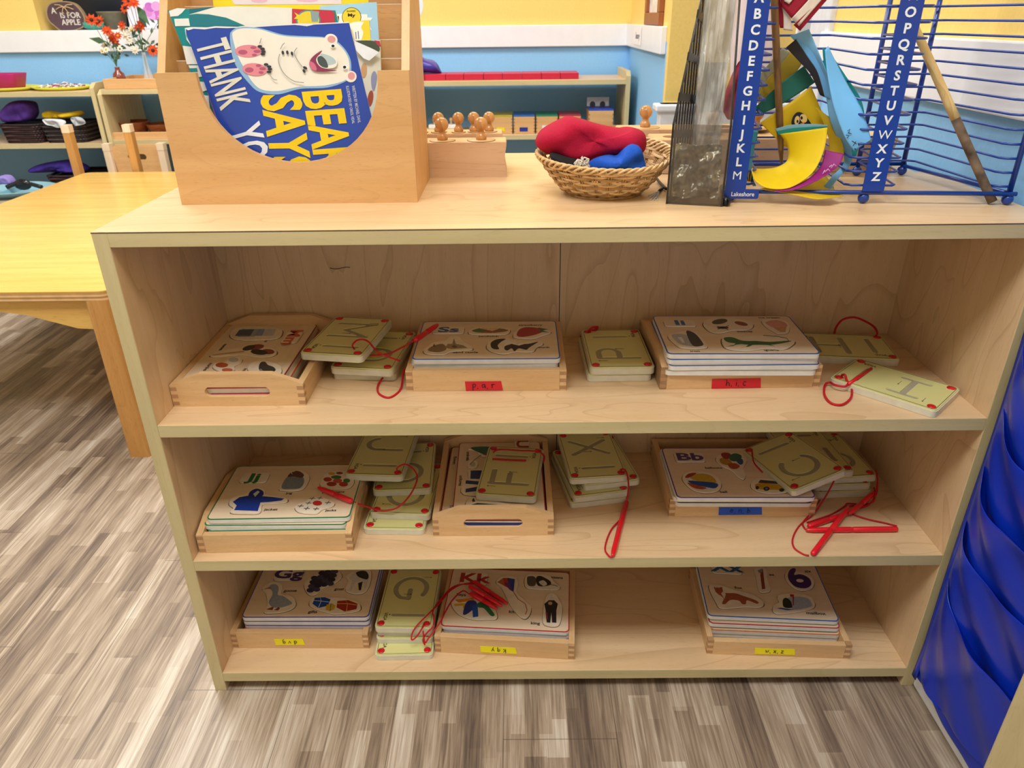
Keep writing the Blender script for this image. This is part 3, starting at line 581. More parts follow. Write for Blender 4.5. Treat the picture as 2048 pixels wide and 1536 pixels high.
piece(b, 7, [(465, 110), (500, 65), (560, 40), (640, 25), (675, 60), (640, 95), (570, 125), (530, 160), (490, 160)], [(('#33304a', '#45415f', '#2a2740')[k % 3], 'e', (500 + 34 * (k % 4) + (k // 4) * 8, 140 - 22 * (k // 4) - 5 * (k % 4), 21, 13, 0)) for k in range(20) if not (k in (3, 2) or (k > 15 and k % 4 == 0))] )
piece(b, 7, [(695, 140), (710, 90), (700, 60), (760, 30), (830, 25), (835, 80), (810, 140), (760, 158)], [('#d8d4cc', 'p', [(718, 70), (750, 40), (805, 32), (825, 60), (815, 110), (800, 130), (790, 95), (750, 95), (728, 140), (715, 135), (730, 95)]), ('#2b2a28', 'p', [(755, 40), (800, 32), (822, 55), (815, 80), (780, 72), (760, 60)]), ('#2b2a28', 's', [(765, 100), (790, 92), (780, 140), (768, 140)])])
piece(b, 7, [(495, 220), (510, 185), (560, 172), (610, 180), (680, 182), (760, 205), (778, 240), (740, 258), (640, 270), (600, 262), (540, 245)], [('#1c4aa0', 's', [(512, 215), (525, 182), (580, 178), (612, 190), (598, 225), (545, 238)]), ('#cdd4de', 'l', [(545, 236), (560, 200), (555, 180)]), ('#cdd4de', 'l', [(520, 196), (560, 200), (606, 205)]), ('#d8b42c', 's', [(585, 248), (590, 220), (620, 212), (640, 225), (632, 248), (605, 255)]), ('#20489c', 'l', [(610, 254), (614, 215)]), ('#a82e26', 's', [(645, 235), (650, 200), (710, 195), (762, 215), (755, 245), (690, 258)]), ('#d8ae3c', 'l', [(700, 256), (706, 215), (695, 198)]), ('#d8ae3c', 'l', [(646, 215), (706, 215), (760, 222)])])
words(b, 7, [('goose', 390, 143), ('goat', 660, 134), ('gifts', 514, 260)], size=0.0092)
# ---- K
tr = tray('wooden tray with upside-down yellow label k q y under the Kk puzzle', 0.5145, 0.1315, Z3, -4.6, h=0.0385, arch=0.0)
tape(tr, '#f4e61e', 'k q y', 997, 1300, 0.063, 0.0150, flip=True)
b = board_root('topmost board of the stack, red Kk with kite, kittens, keys and king', 0.5133, 0.1300, 0.0860, -4.4, '#c42a34')
under(2, 0.5142, 0.1305, 0.0768, -4.4, ['#ab98a8', '#3c3c9c'], ['pale mauve edged puzzle board under the Kk board', 'indigo-edged puzzle board at the bottom of the Kk stack'])
letters(b, 7, 'Kk', 1405, 75, 0.025, '#b02c34', 0.052, 0)
piece(b, 7, [(1528, 95), (1560, 65), (1620, 62), (1650, 100), (1640, 150), (1680, 190), (1722, 235), (1705, 285), (1670, 290), (1620, 240), (1590, 190), (1560, 130)], [('#b8342e', 's', [(1555, 105), (1568, 72), (1592, 72), (1600, 130)]), ('#b86a2e', 's', [(1535, 95), (1568, 72), (1575, 115)]), ('#27408c', 's', [(1592, 72), (1632, 78), (1625, 150), (1600, 130)]), ('#6c3a80', 's', [(1575, 100), (1600, 100), (1625, 150), (1600, 135)]), ('#b8342e', 'l', [(1625, 150), (1650, 190), (1690, 215), (1700, 250), (1690, 275)])])
piece(b, 7, [(1685, 90), (1700, 55), (1750, 52), (1820, 58), (1850, 95), (1882, 120), (1860, 135), (1770, 132), (1700, 125)], [('#5c5448', 'p', [(1700, 70), (1715, 62), (1740, 65), (1750, 85), (1742, 115), (1705, 112)]), ('#2a2826', 'p', [(1750, 70), (1770, 60), (1800, 72), (1830, 92), (1825, 112), (1770, 118), (1752, 100)]), ('#e0dcd2', 'p', [(1765, 95), (1790, 85), (1810, 105), (1790, 116)]), ('#2a2826', 'l', [(1825, 108), (1850, 112), (1868, 118)])])
piece(b, 7, [(1280, 215), (1300, 190), (1360, 180), (1430, 180), (1500, 215), (1530, 260), (1530, 295), (1480, 300), (1400, 300), (1320, 270)], [('#d98c2c', 's', [(1300, 192), (1400, 180), (1412, 195), (1320, 208)]), ('#dcb42c', 's', [(1295, 215), (1360, 212), (1360, 240), (1345, 238), (1345, 225), (1300, 228)]), ('#2c3c90', 'p', [(1365, 205), (1410, 198), (1420, 225), (1370, 270), (1345, 270)]), ('#1f58b8', 's', [(1395, 225), (1425, 215), (1430, 285), (1400, 290)]), ('#2a7a4c', 'p', [(1425, 212), (1465, 205), (1490, 235), (1520, 275), (1500, 282), (1460, 240), (1430, 235)])])
piece(b, 7, [(1785, 300), (1795, 210), (1815, 165), (1850, 160), (1875, 190), (1895, 230), (1890, 290), (1870, 335), (1805, 332)], [('#2c2a30', 's', [(1808, 318), (1802, 250), (1795, 215), (1820, 195), (1850, 195), (1870, 215), (1862, 250), (1862, 320), (1838, 318), (1834, 262), (1828, 320)]), ('#e6ddd0', 'e', (1836, 180, 14, 14, 0)), ('#c8a078', 'e', (1828, 212, 12, 9, 0)), ('#8c3c34', 's', [(1805, 300), (1802, 262), (1812, 262), (1815, 300)])])
words(b, 7, [('kittens', 1858, 70), ('keys', 1335, 165), ('kite', 1622, 260), ('king', 1745, 323)], size=0.0092)
# ---- X
tr = tray('wooden tray with yellow label w,x,z, alone at the right of the bottom shelf', 0.9915, 0.1262, Z3, -3.2, h=0.031, arch=0.0)
tape(tr, '#f4e61e', 'w, x, z', 1550, 1303, 0.068, 0.0145)
b = board_root('topmost board of the stack, blue Xx with fox, ax, purple six and mailbox', 0.9888, 0.1411, 0.0950, -4.1, '#2a66b8')
b2 = board_root('red-edged puzzle board second in the Xx stack', 0.9905, 0.1360, 0.0830, -3.8, '#b83442')
b3 = board_root('orange-edged puzzle board third in the Xx stack', 0.9925, 0.1330, 0.0700, -3.8, '#d07a3c')
b4 = board_root('cream-edged puzzle board at the bottom of the Xx stack', 0.9925, 0.1345, 0.0610, -3.8, '#d8ccb8')
letters(b, 8, 'Xx', 275, 48, 0.024, '#27669c', 0.056, 0)
piece(b, 8, [(172, 160), (200, 145), (260, 155), (330, 180), (430, 205), (495, 250), (480, 278), (380, 278), (250, 285), (215, 250)], [('#a85a3c', 'p', [(215, 165), (240, 170), (265, 195), (330, 198), (380, 215), (440, 235), (468, 252), (455, 260), (400, 240), (392, 262), (370, 262), (350, 242), (300, 238), (270, 262), (250, 258), (260, 230), (235, 205)]), ('#a85a3c', 's', [(200, 160), (222, 168), (250, 160), (258, 190), (235, 210), (212, 190)]), ('#e6dacb', 's', [(245, 200), (262, 178), (272, 205), (265, 232)])])
piece(b, 8, [(452, 95), (440, 55), (480, 40), (515, 60), (518, 110), (540, 175), (510, 190), (470, 180)], [('#8c3c2c', 's', [(478, 90), (480, 55), (494, 55), (500, 110), (508, 172), (488, 174)]), ('#8c8c8c', 's', [(462, 62), (490, 50), (492, 70), (470, 78)])])
piece(b, 8, [(625, 95), (640, 60), (680, 45), (700, 70), (770, 90), (800, 130), (780, 170), (710, 178), (650, 140)], [('#43276c', 'p', [(642, 90), (655, 58), (680, 48), (690, 62), (680, 88), (720, 85), (768, 108), (782, 145), (750, 168), (690, 160), (652, 125)]), (PCREAM, 'e', (714, 123, 22, 10, 5))])
piece(b, 8, [(553, 300), (560, 270), (590, 250), (580, 215), (640, 200), (740, 205), (790, 230), (802, 275), (760, 295), (680, 310), (590, 320)], [('#aab4c8', 'p', [(660, 285), (640, 230), (690, 218), (760, 228), (785, 262), (778, 278), (700, 295)]), ('#28342c', 'p', [(612, 240), (630, 225), (655, 240), (668, 270), (662, 285), (618, 280)]), ('#a8342c', 's', [(655, 218), (655, 203), (678, 206), (678, 270), (672, 270), (670, 220)]), ('#3c6ca8', 's', [(578, 288), (600, 284), (680, 296), (640, 300)])])
words(b, 8, [('fox', 347, 166), ('ax', 545, 88), ('six', 760, 68), ('mailbox', 808, 318)], size=0.0096)
# ================================================================== TRACING BOARDS
TL, TS, TH = 0.155, 0.102, 0.0122
def arc(cx, cy, r, a0, a1, n=14, ry=None): return [(cx + r * math.cos(math.radians(a0 + (a1 - a0) * i / n)), cy + (ry or r) * math.sin(math.radians(a0 + (a1 - a0) * i / n))) for i in range(n + 1)]
STROKES = {  # letters in a box about 1 wide, 1 high, centred
    'M': [[(-.42, -.5), (-.42, .5), (0, -.2), (.42, .5), (.42, -.5)]], 'U': [[(-.36, .5)] + arc(0, -.12, .36, 180, 360) + [(.36, .5)]],
    'P': [[(-.3, .5), (-.3, -.5)], [(-.3, .5)] + arc(.02, .24, .26, 90, -90) + [(-.3, -.02)]], 'H': [[(-.38, .5), (-.38, -.5)], [(.38, .5), (.38, -.5)], [(-.38, 0), (.38, 0)]],
    'I': [[(0, .45), (0, -.45)], [(-.3, .45), (.3, .45)], [(-.3, -.45), (.3, -.45)]], 'J': [[(.25, .5)] + arc(-.05, -.2, .3, 0, -165)],
    'O': [arc(0, 0, .46, 90, 450, 24)], 'F': [[(-.3, .5), (-.3, -.5)], [(-.3, .45), (.32, .45)], [(-.3, 0), (.2, 0)]], 'X': [[(-.36, .5), (.36, -.5)], [(.36, .5), (-.36, -.5)]],
    'G': [arc(0, 0, .46, 55, 325, 20) + [(.42, -.02), (.05, -.02)]], 'C': [arc(0, 0, .46, 45, 315, 20)], 'E': [[(-.3, .5), (-.3, -.5)], [(-.3, .47), (.32, .47)], [(-.3, 0), (.22, 0)], [(-.3, -.47), (.32, -.47)]],
    ' ': []}
FACE = flat('#dcd792', 0.28, 0.5, 0.02, 20, coat=0.3); BODY = flat('#d9d3bd', 0.45); TRACK = flat('#a8a088', 0.5, 0.3, 0.05); RED = flat('#cf1220', 0.25, 0.5, 0.03, coat=0.3)
def ribbon(path, r):
    out = []
    for a, b in zip(path[:-1], path[1:]): out.append(capsule(a, b, r))
    return out
TILES = {}
def tile_face(letter, line=True):
    """thin face sheet with the letter and the practice line cut right through it"""
    if letter in TILES: return TILES[letter]
    q = MB(); q.prism(rrect(TL - .003, TS - .003, .0065), -0.0018, 0.0, FACE)
    me = q.mesh('f'); o = bpy.data.objects.new('f', me); COL.objects.link(o)
    cut = []
    sc = 0.063; ox = -0.022
    for pl in STROKES[letter]:
        for c in ribbon([(ox + x * sc, y * sc) for x, y in pl], 0.0046): cut.append(c)
    cut.append(capsule((0.046, -0.022), (0.046, 0.031), 0.0042))
    cs = []
    for c in cut:
        k = MB(); k.prism(c, -0.004, 0.002, TRACK); co = bpy.data.objects.new('c', k.mesh('c')); COL.objects.link(co); cs.append(co)
    tmp = bpy.data.collections.new('cutters')
    for c in cs: tmp.objects.link(c); COL.objects.unlink(c)
    S.collection.children.link(tmp)
    md = o.modifiers.new('b', 'BOOLEAN'); md.operation = 'DIFFERENCE'; md.operand_type = 'COLLECTION'; md.collection = tmp; md.solver = 'EXACT'
    res = bpy.data.meshes.new_from_object(o.evaluated_get(bpy.context.evaluated_depsgraph_get())); res.name = 'face_sheet'
    bpy.data.objects.remove(o)
    for c in cs: bpy.data.objects.remove(c)
    bpy.data.collections.remove(tmp)
    TILES[letter] = res; return res
q = MB(); q.prism(rrect(TL, TS, .008, 6), -TH, -0.0018, BODY); q.prism(rrect(TL - .004, TS - .004, .006), -0.0018, -0.0015, TRACK); BODY_ME = q.mesh('slab')
q = MB(); q.lathe([(0.0062, 0), (0.0062, 0.0006), (0.0052, 0.0014), (0.003, 0.0019), (0.0004, 0.0021)], RED, 20); RIVET_ME = q.mesh('rivet')
INK = flat('#3c3524', 0.5)
q = MB(); put_text(q, 'VIGA', INK, TM(0.051, -0.036, 0.00015, 0.0085, 0, 1.0), bold=0.02); q.prism(ell(0.046, -0.029, .0012, .0012), 0, 0.0002, INK); q.obj
a_, b_ = TL - .0075, TS - .0075
rim = rrect(a_, b_, .005); q.tube([(x, y, 0.00005) for x, y in rim], 0.0004, INK, 4, closed=True); VIGA_ME = q.mesh('print')
def tracing_board(letter, label, x, y, z, rot, far=False, portrait=True, tilt=None):
    """z = height of the face; rot = turn of the portrait outline; far = practice line at the far end"""
    r = math.radians(rot) + ((math.pi / 2 if far else -math.pi / 2) if portrait else (math.pi if far else 0))
    o = bpy.data.objects.new('tracing_board', BODY_ME); COL.objects.link(o); o.location = (x, y, z)
    md = o.modifiers.new('bevel', 'BEVEL'); md.width = 0.0012; md.segments = 2; md.limit_method = 'ANGLE'
    if tilt:
        Mr = Euler((math.radians(tilt[0]), math.radians(tilt[1]), math.radians(rot))).to_matrix() @ Matrix.Rotation((math.pi / 2 if far else -math.pi / 2), 3, 'Z'); o.rotation_euler = Mr.to_euler()
    else: o.rotation_euler = (0, 0, r)
    tag(o, label, 'tracing board', 'wooden letter tracing boards')
    f = bpy.data.objects.new('face_sheet', tile_face(letter)); COL.objects.link(f); f.parent = o; f['label'] = 'pale yellow face sheet with cut-out track'
    f = bpy.data.objects.new('printed_marks', VIGA_ME); COL.objects.link(f); f.parent = o
    if letter != ' ':
        q = MB()
        for (a, b) in (((-0.052, 0.02), (-0.052, 0.034)), ((-0.006, -0.012), (-0.006, 0.002))):
            q.tube([(a[0], a[1], .0002), (b[0], b[1], .0002)], 0.0003, INK, 4); q.prism([(b[0] - .0012, b[1] - .0018), (b[0] + .0012, b[1] - .0018), (b[0], b[1] + .001)], 0, .0004, INK)
        q.obj('arrow_mark', o)
    for sx in (-1, 1):
        for sy in (-1, 1):
            v = bpy.data.objects.new('rivet', RIVET_ME); COL.objects.link(v); v.parent = o; v.location = (sx * (TL / 2 - .0105), sy * (TS / 2 - .0105), 0)
            v['label'] = 'shiny red corner rivet'
    return o
CORD = flat('#c41824', 0.5, 0.3, 0.1, 400); PEN = flat('#e21a28', 0.3, 0.5, 0.03, coat=0.2)
def cord(tb, pts, r=0.0014, y=None):
    """pts = (px, py, height z) along the cord"""
    P = [tuple(at(p[0], p[1], z=p[2])) for p in pts]; q = MB(); q.tube(smooth_path(P, 7), r, CORD, 7); o = q.obj('cord', tb, world=True); o['label'] = 'red cord'; return o
def pen(tb, a, b, r=0.0046):
    A, B = at(a[0], a[1], z=a[2]), at(b[0], b[1], z=b[2]); d = B - A; L = d.length; q = MB()
    prof = [(0.0004, 0), (r * .7, 0.0008), (r, 0.003), (r, L * .48), (r * .86, L * .49), (r * .86, L * .505), (r, L * .515), (r * .92, L - .012), (r * .6, L - .002), (r * .4, L)]
    M = Matrix.Translation(A) @ d.to_track_quat('Z', 'Y').to_matrix().to_4x4(); q.lathe(prof, PEN, 16, M); o = q.obj('tracing_pen', tb, world=True); o['label'] = 'red plastic tracing pen'; return o
t_ = TH + 0.0003
def zt(base_, n): return base_ + n * t_
# stack by M, top shelf
m1 = tracing_board('M', 'tracing board with a grooved M, topmost of the stack beside the Mm tray', 0.2580, 0.2000, 0.5880, -9.1)
m2 = tracing_board('U', 'tracing board with a grooved U, second from the top right under the M one', 0.2985, 0.2080, zt(Z1, 2), -7.5, far=True)
m3 = tracing_board(' ', 'tracing board lowest of the stack between the Mm tray and the p,a,r tray', 0.2956, 0.2172, zt(Z1, 1), -3.7)
cord(m1, [(709, 698, .589), (705, 690, .599), (716, 680, .602), (735, 682, .600), (758, 705, .590), (800, 722, .572)])
cord(m2, [(740, 711, .572), (775, 708, .574), (800, 697, .580), (830, 680, .593)])
pen(m2, (829, 681, .5935), (876, 649, .5945))
cord(m3, [(808, 736, .552), (806, 750, .545), (800, 780, .5365), (778, 795, .5365), (757, 786, .5365), (757, 768, .537), (772, 748, .541)], 0.0016)
# stack d
d1 = tracing_board('P', 'tracing board with a grooved P, upper one of the pair beside the Ii tray', 0.6977, 0.2036, zt(Z1, 2), 0.5, far=True)
d2 = tracing_board(' ', 'tracing board lower one of the pair under the P board beside the Ii tray', 0.6935, 0.2040, zt(Z1, 1), 0.8, far=True)
cord(d1, [(1178, 664, .562), (1183, 656, .570), (1195, 654, .568), (1190, 660, .561), (1170, 664, .558), (1161, 676, .545), (1160, 690, .537)], 0.0022)
h1 = tracing_board('H', 'tracing board with a grooved H lying at the back right of the top shelf', 1.0858, 0.2321, zt(Z1, 1), -7.5, portrait=False)
cord(h1, [(1752, 671, .549), (1754, 664, .553), (1745, 651, .566), (1718, 637, .585), (1700, 635, .590), (1683, 641, .582), (1672, 655, .565), (1669, 666, .550)], 0.0019)
i1 = tracing_board('I', 'tracing board with a grooved I lying diagonally at the right end of the top shelf', 1.1065, 0.0900, zt(Z1, 1), -45.9, far=True, portrait=False)
cord(i1, [(1684, 750, .550), (1690, 750, .556), (1694, 762, .548), (1703, 775, .540), (1702, 795, .537), (1685, 809, .537), (1662, 806, .537), (1649, 790, .537), (1650, 770, .539), (1660, 765, .541), (1670, 770, .544), (1690, 773, .545), (1698, 765, .547)], 0.0018)
q = MB(); P0 = at(1697, 768, z=.5476); P1 = at(1742, 738, z=.5476); q.tube([tuple(P0), tuple(P1)], 0.0028, PEN, 10); o = q.obj('tracing_pen', i1, world=True); o['label'] = 'red pen lying in the straight track'
# stack J, middle shelf
j1 = tracing_board('J', 'tracing board with a grooved J, topmost of the stack beside the Jj tray', 0.2912, 0.2200, 0.3520, -3.8)
j2 = tracing_board('O', 'tracing board with a curved track, second from the top under the J board', 0.3309, 0.2139, zt(Z2, 3), 2.6, far=True)
j3 = tracing_board('O', 'tracing board third from the top in the stack beside the Jj tray', 0.3413, 0.1629, zt(Z2, 2), -4.0, far=True)
j4 = tracing_board(' ', 'tracing board lowest and frontmost of the stack beside the Jj tray', 0.3309, 0.1390, zt(Z2, 1), -1.9)
cord(j1, [(794, 945, .354), (795, 935, .364), (812, 929, .368), (830, 942, .360), (834, 960, .352), (820, 990, .338), (795, 1015, .328), (765, 1021, .322), (735, 1014, .325), (705, 1003, .340)])
pen(j1, (705, 1003, .3475), (636, 975, .3480))
# F on the U tray
f1 = tracing_board('F', 'tracing board with a grooved F lying on the red-edged U puzzle', 0.5219, 0.1724, 0.3405, -7.1, far=True)
cord(f1, [(986, 905, .344), (1000, 899, .350), (1040, 901, .349), (1075, 903, .349), (1088, 912, .345), (1087, 925, .343)], 0.0015)
cord(f1, [(985, 918, .3415), (1020, 920, .342), (1052, 921, .342)], 0.0018)
# stack X
x4 = tracing_board(' ', 'tracing board lowest of the fan-shaped stack topped by the X one', 0.6601, 0.2137, zt(Z2, 1), 10.3)
x3 = tracing_board('O', 'tracing board third from the top in the stack topped by the X one', 0.6640, 0.2139, zt(Z2, 2), 11.4)
x2 = tracing_board(' ', 'tracing board second from the top, sticking out right under the X one', 0.6840, 0.2300, zt(Z2, 3), 10.5)
x1 = tracing_board('X', 'tracing board with a grooved X, topmost of its fan-shaped stack', 0.6670, 0.2283, zt(Z2, 4), 5.1)
cord(x1, [(1241, 939, .340), (1250, 940, .346), (1256, 958, .338), (1256, 985, .322), (1246, 1030, .296), (1222, 1060, .291), (1210, 1095, .291), (1218, 1112, .291), (1226, 1113, .293)])
pen(x1, (1253, 1003, .2935), (1225, 1112, .2935))
# pile at the right of the middle shelf
c5 = tracing_board(' ', 'tracing board lowest of the pile behind the tangle of red pens', 1.1020, 0.2325, zt(Z2, 1), 2.8)
c4 = tracing_board(' ', 'tracing board second from the bottom of the pile behind the red pens', 1.1006, 0.2361, zt(Z2, 2), 1.5)
c3 = tracing_board('U', 'tracing board third from the bottom of the pile behind the red pens', 1.1080, 0.2410, zt(Z2, 3), 4.7, far=True)
c2 = tracing_board('E', 'tracing board lying half hidden under the tilted C board', 1.0660, 0.2390, zt(Z2, 4), 3.5, far=True)
c1 = tracing_board('C', 'tilted tracing board with a grooved C leaning from the pile onto the Bb puzzle', 1.0080, 0.1700, 0.3600, 16.4, far=True, tilt=(-4.9, -13.5))
zs = Z2 + 0.002
cord(c1, [(1504, 902, .345), (1508, 925, .352), (1525, 945, .349)])
cord(c1, [(1668, 962, .340), (1650, 995, .315), (1625, 1030, .292), (1600, 1050, zs), (1586, 1075, zs), (1588, 1095, zs), (1606, 1108, zs), (1618, 1111, zs)])
cord(c3, [(1752, 940, .327), (1755, 960, .322), (1752, 985, .310), (1745, 1005, .297), (1720, 1008, zs), (1695, 1007, zs), (1690, 1012, zs), (1664, 1028, zs), (1630, 1040, zs), (1614, 1045, zs)])
cord(c4, [(1748, 975, .305), (1750, 990, .300), (1740, 1008, .293), (1715, 1018, zs), (1700, 1025, zs), (1730, 1037, zs), (1770, 1046, zs), (1794, 1052, zs)])
cord(c5, [(1640, 1000, .292), (1618, 1030, zs), (1606, 1045, zs), (1608, 1055, zs), (1613, 1060, zs)])
cord(c5, [(1755, 968, .315), (1752, 990, .305), (1735, 1010, .295), (1700, 1012, zs), (1690, 1022, zs)])
pen(c5, (1616, 1053, .2935), (1697, 1026, .2940)); pen(c4, (1796, 1058, .2935), (1612, 1060, .2935)); pen(c1, (1625, 1109, .2935), (1697, 1014, .3000)); pen(c3, (1748, 985, .3065), (1698, 1028, .2960))
# stack G
g4 = tracing_board(' ', 'tracing board lowest and frontmost of the stack topped by the G one', 0.3297, 0.1032, zt(Z3, 1), 0.9)
g3 = tracing_board(' ', 'tracing board third from the top in the G stack', 0.3303, 0.1290, zt(Z3, 2), -0.4)
g2 = tracing_board(' ', 'tracing board second from the top in the G stack', 0.3320, 0.1345, zt(Z3, 3), -1.0)
g1 = tracing_board('G', 'tracing board with a grooved G, topmost of its stack on the bottom shelf', 0.3313, 0.1293, zt(Z3, 4), -1.6)
zk = 0.0905
cord(g1, [(848, 1247, .0935), (843, 1258, .096), (834, 1272, .085), (824, 1280, .080), (824, 1268, .085), (835, 1250, .098), (860, 1225, .102), (880, 1205, .100), (900, 1182, .098), (920, 1170, zk + .004), (945, 1165, zk + .006)])
cord(g2, [(850, 1290, .066), (846, 1280, .075), (852, 1268, .085), (866, 1252, .097), (868, 1235, .100), (866, 1222, .100), (880, 1200, .100), (910, 1172, .097), (950, 1168, zk + .005)])
cord(g3, [(846, 1262, .092), (850, 1285, .072), (858, 1275, .080), (880, 1245, .097), (890, 1225, .098), (905, 1200, .097), (925, 1182, zk + .004), (938, 1188, zk + .006)])
pen(g1, (947, 1163, zk + .0055), (1015, 1208, zk + .005)); pen(g2, (938, 1172, zk + .0085), (1004, 1212, zk + .0075)); pen(g3, (940, 1186, zk + .0045), (994, 1217, zk + .005))
# ================================================================== BOOK ORGANIZER
OX0, OX1, OY = 0.0560, 0.3935, 0.1460
org = thing('book_organizer', 'warm beech tabletop book organizer with a round cut-out front, full of picture books', 'book organizer', (0, 0, 0))
n_ = 28; cx_, rx_, zt_, ry_ = 0.2315, 0.1205, 0.988, 0.117
U_ = [(cx_ - rx_ * math.cos(math.pi * k / n_), zt_ - ry_ * math.sin(math.pi * k / n_) ** 0.9) for k in range(n_ + 1)]
MXZ = lambda y: Matrix(((1, 0, 0, 0), (0, 0, -1, y), (0, 1, 0, 0), (0, 0, 0, 1)))
q = MB(); q.prism([(OX0, H), (OX1, H), (OX1, zt_)] + U_[::-1] + [(OX0, zt_)], 0, 0.009, beech2('x'), MXZ(OY + 0.009)); q.obj('front_panel', org, bevel=0.0007)
MYZ = lambda x: Matrix(((0, 0, 1, x), (1, 0, 0, 0), (0, 1, 0, 0), (0, 0, 0, 1)))
for x in (OX0, OX1 - 0.011):
    q = MB(); q.prism([(OY + 0.009, H), (0.318, H), (0.318, 1.17), (0.268, 1.17), (OY + 0.009, zt_)], 0, 0.011, beech2('z'), MYZ(x)); q.obj('side_panel', org, bevel=0.0006)
for y, z in ((0.199, at(350, 123, y=0.199).z), (0.227, at(350, 85, y=0.227).z), (0.262, at(350, 14.5, y=0.262).z), (0.290, 1.14)):
    q = MB(); q.box((OX0 + 0.011, y, H + 0.002), (OX1 - 0.011, y + 0.004, z), wood('ply', '#d6a670', '#c99a66', '#a87c4c', 'x', rings=0.1)); q.box((OX0 + 0.011, y - 0.0002, z), (OX1 - 0.011, y + 0.0042, z + 0.0012), birch('x')); q.obj('divider', org)
q = MB(); q.box((OX0 + 0.011, OY + 0.009, H), (OX1 - 0.011, 0.318, H + 0.006), beech2('x')); q.obj('bottom_panel', org)
q = MB(); q.box((OX0 + 0.011, 0.310, H), (OX1 - 0.011, 0.318, 1.17), beech2('x')); q.obj('back_panel', org)
# ---- picture books; outlines measured on the cover plane
def book(label, corners, y0, y1, cover, pages=True, th=0.004, wav=0.0):
    """corners in photo pixels (top left, top right, bottom right, bottom left); the cover leans from y0 (bottom) to y1 (top)"""
    z0, z1 = 0.83, 1.06; p = Vector((0, y0, z0)); n = Vector((0, -(z1 - z0), (y1 - y0))).normalized()
    C = [at(a, b, plane=(p, n)) for a, b in corners]; q = MB(); N = 10
    rowsF, rowsB = [], []
    for i in range(N + 1):
        u = i / N; top = C[0].lerp(C[1], u); bot = C[3].lerp(C[2], u); top = top + Vector((0, 0, wav * math.sin(u * 9)))
        rowsF.append([top.lerp(bot, j / N) for j in range(N + 1)]); rowsB.append([v - n * th for v in rowsF[-1]])
    q.grid(rowsF, cover, False); q.grid([r[::-1] for r in rowsB], flat('#efece4', 0.7), False)
    edge = [r[0] for r in rowsF] + rowsF[-1][1:] + [r[-1] for r in rowsF[::-1]][1:] + rowsF[0][::-1][1:-1]
    eb = [v - n * th for v in edge]; k = len(edge)
    q.add(edge + eb, [(i, (i + 1) % k, (i + 1) % k + k, i + k) for i in range(k)], flat('#f3f1ec', 0.7))
    o = q.obj('picture_book'); tag(o, label, 'book', 'picture books in the organizer'); o['plane'] = 0
    return o, (p, n)
def on(pl, crop, pts, lift): 
    out = []
    for a, b in pts: u = cpx(crop, a, b); out.append(at(u[0], u[1], plane=pl) + pl[1] * lift)
    return out
def paint(o, pl, crop, name, items, lift=0.0003, parent=None):
    """printed picture on the cover: filled outlines in crop pixels"""
    q = MB()
    p0, n = pl; ux = Vector((1, 0, 0)); uy = n.cross(ux).normalized() 
    if uy.z < 0: uy = -uy
    F = Matrix((ux, uy, n)).transposed().to_4x4(); F.translation = p0; Fi = F.inverted()
    for i, (col, kind, pts) in enumerate(items):
        if kind == 'e': pts = ell(*pts)
        L = [Fi @ v for v in on(pl, crop, pts, 0)]; L = [(v.x, v.y) for v in L]
        if kind == 'p': L = smooth_loop(L, 5)
        z = lift + i * 0.00008; m_ = flat(col, 0.3, 0.4, 0.02)
        if kind == 'l': q.tube([(a, b, z) for a, b in smooth_path(L, 4)], 0.0005, m_, 4, M=F)
        else: q.prism(L, z - 0.00007, z, m_, F)
    ob = q.obj(name, parent or o); return ob
def print_text(o, pl, crop, name, items, lift=0.0008):
    """lettering on the cover; each item: text, foot point, up point (both in crop pixels), width factor, colour, along = reading direction pixel"""
    p0, n = pl
    for st, a, b, up, col, bold in items:
        A, B, U = on(pl, crop, [a, b, up], lift); x = (B - A); L = x.length; x.normalize(); yv = (U - A); hgt = (yv - x * yv.dot(x)).length
        y = (yv - x * yv.dot(x)).normalized(); vs, fs = text_geo(st, bold, 'LEFT'); x0 = min(v[0] for v in vs); x1 = max(v[0] for v in vs); y0 = min(v[1] for v in vs); y1 = max(v[1] for v in vs)
        P = [A + x * ((v[0] - x0) / (x1 - x0) * L) + (U - A - x * 0) * ((v[1] - y0) / (y1 - y0)) for v in vs]
        q = MB(); q.add(P, fs, flat(col, 0.35)); q.obj(name, o)
BLUE_C = flat('#2747a8', 0.28, 0.5, 0.03, 20, coat=0.3)
bk, pl = book('worn blue picture book with a white polar bear, frontmost in the organizer', [(369.5, 57), (698, 45), (765, 325), (466, 325)], 0.1575, 0.1800, BLUE_C, wav=0.0003)
WHT = '#efe8dc'
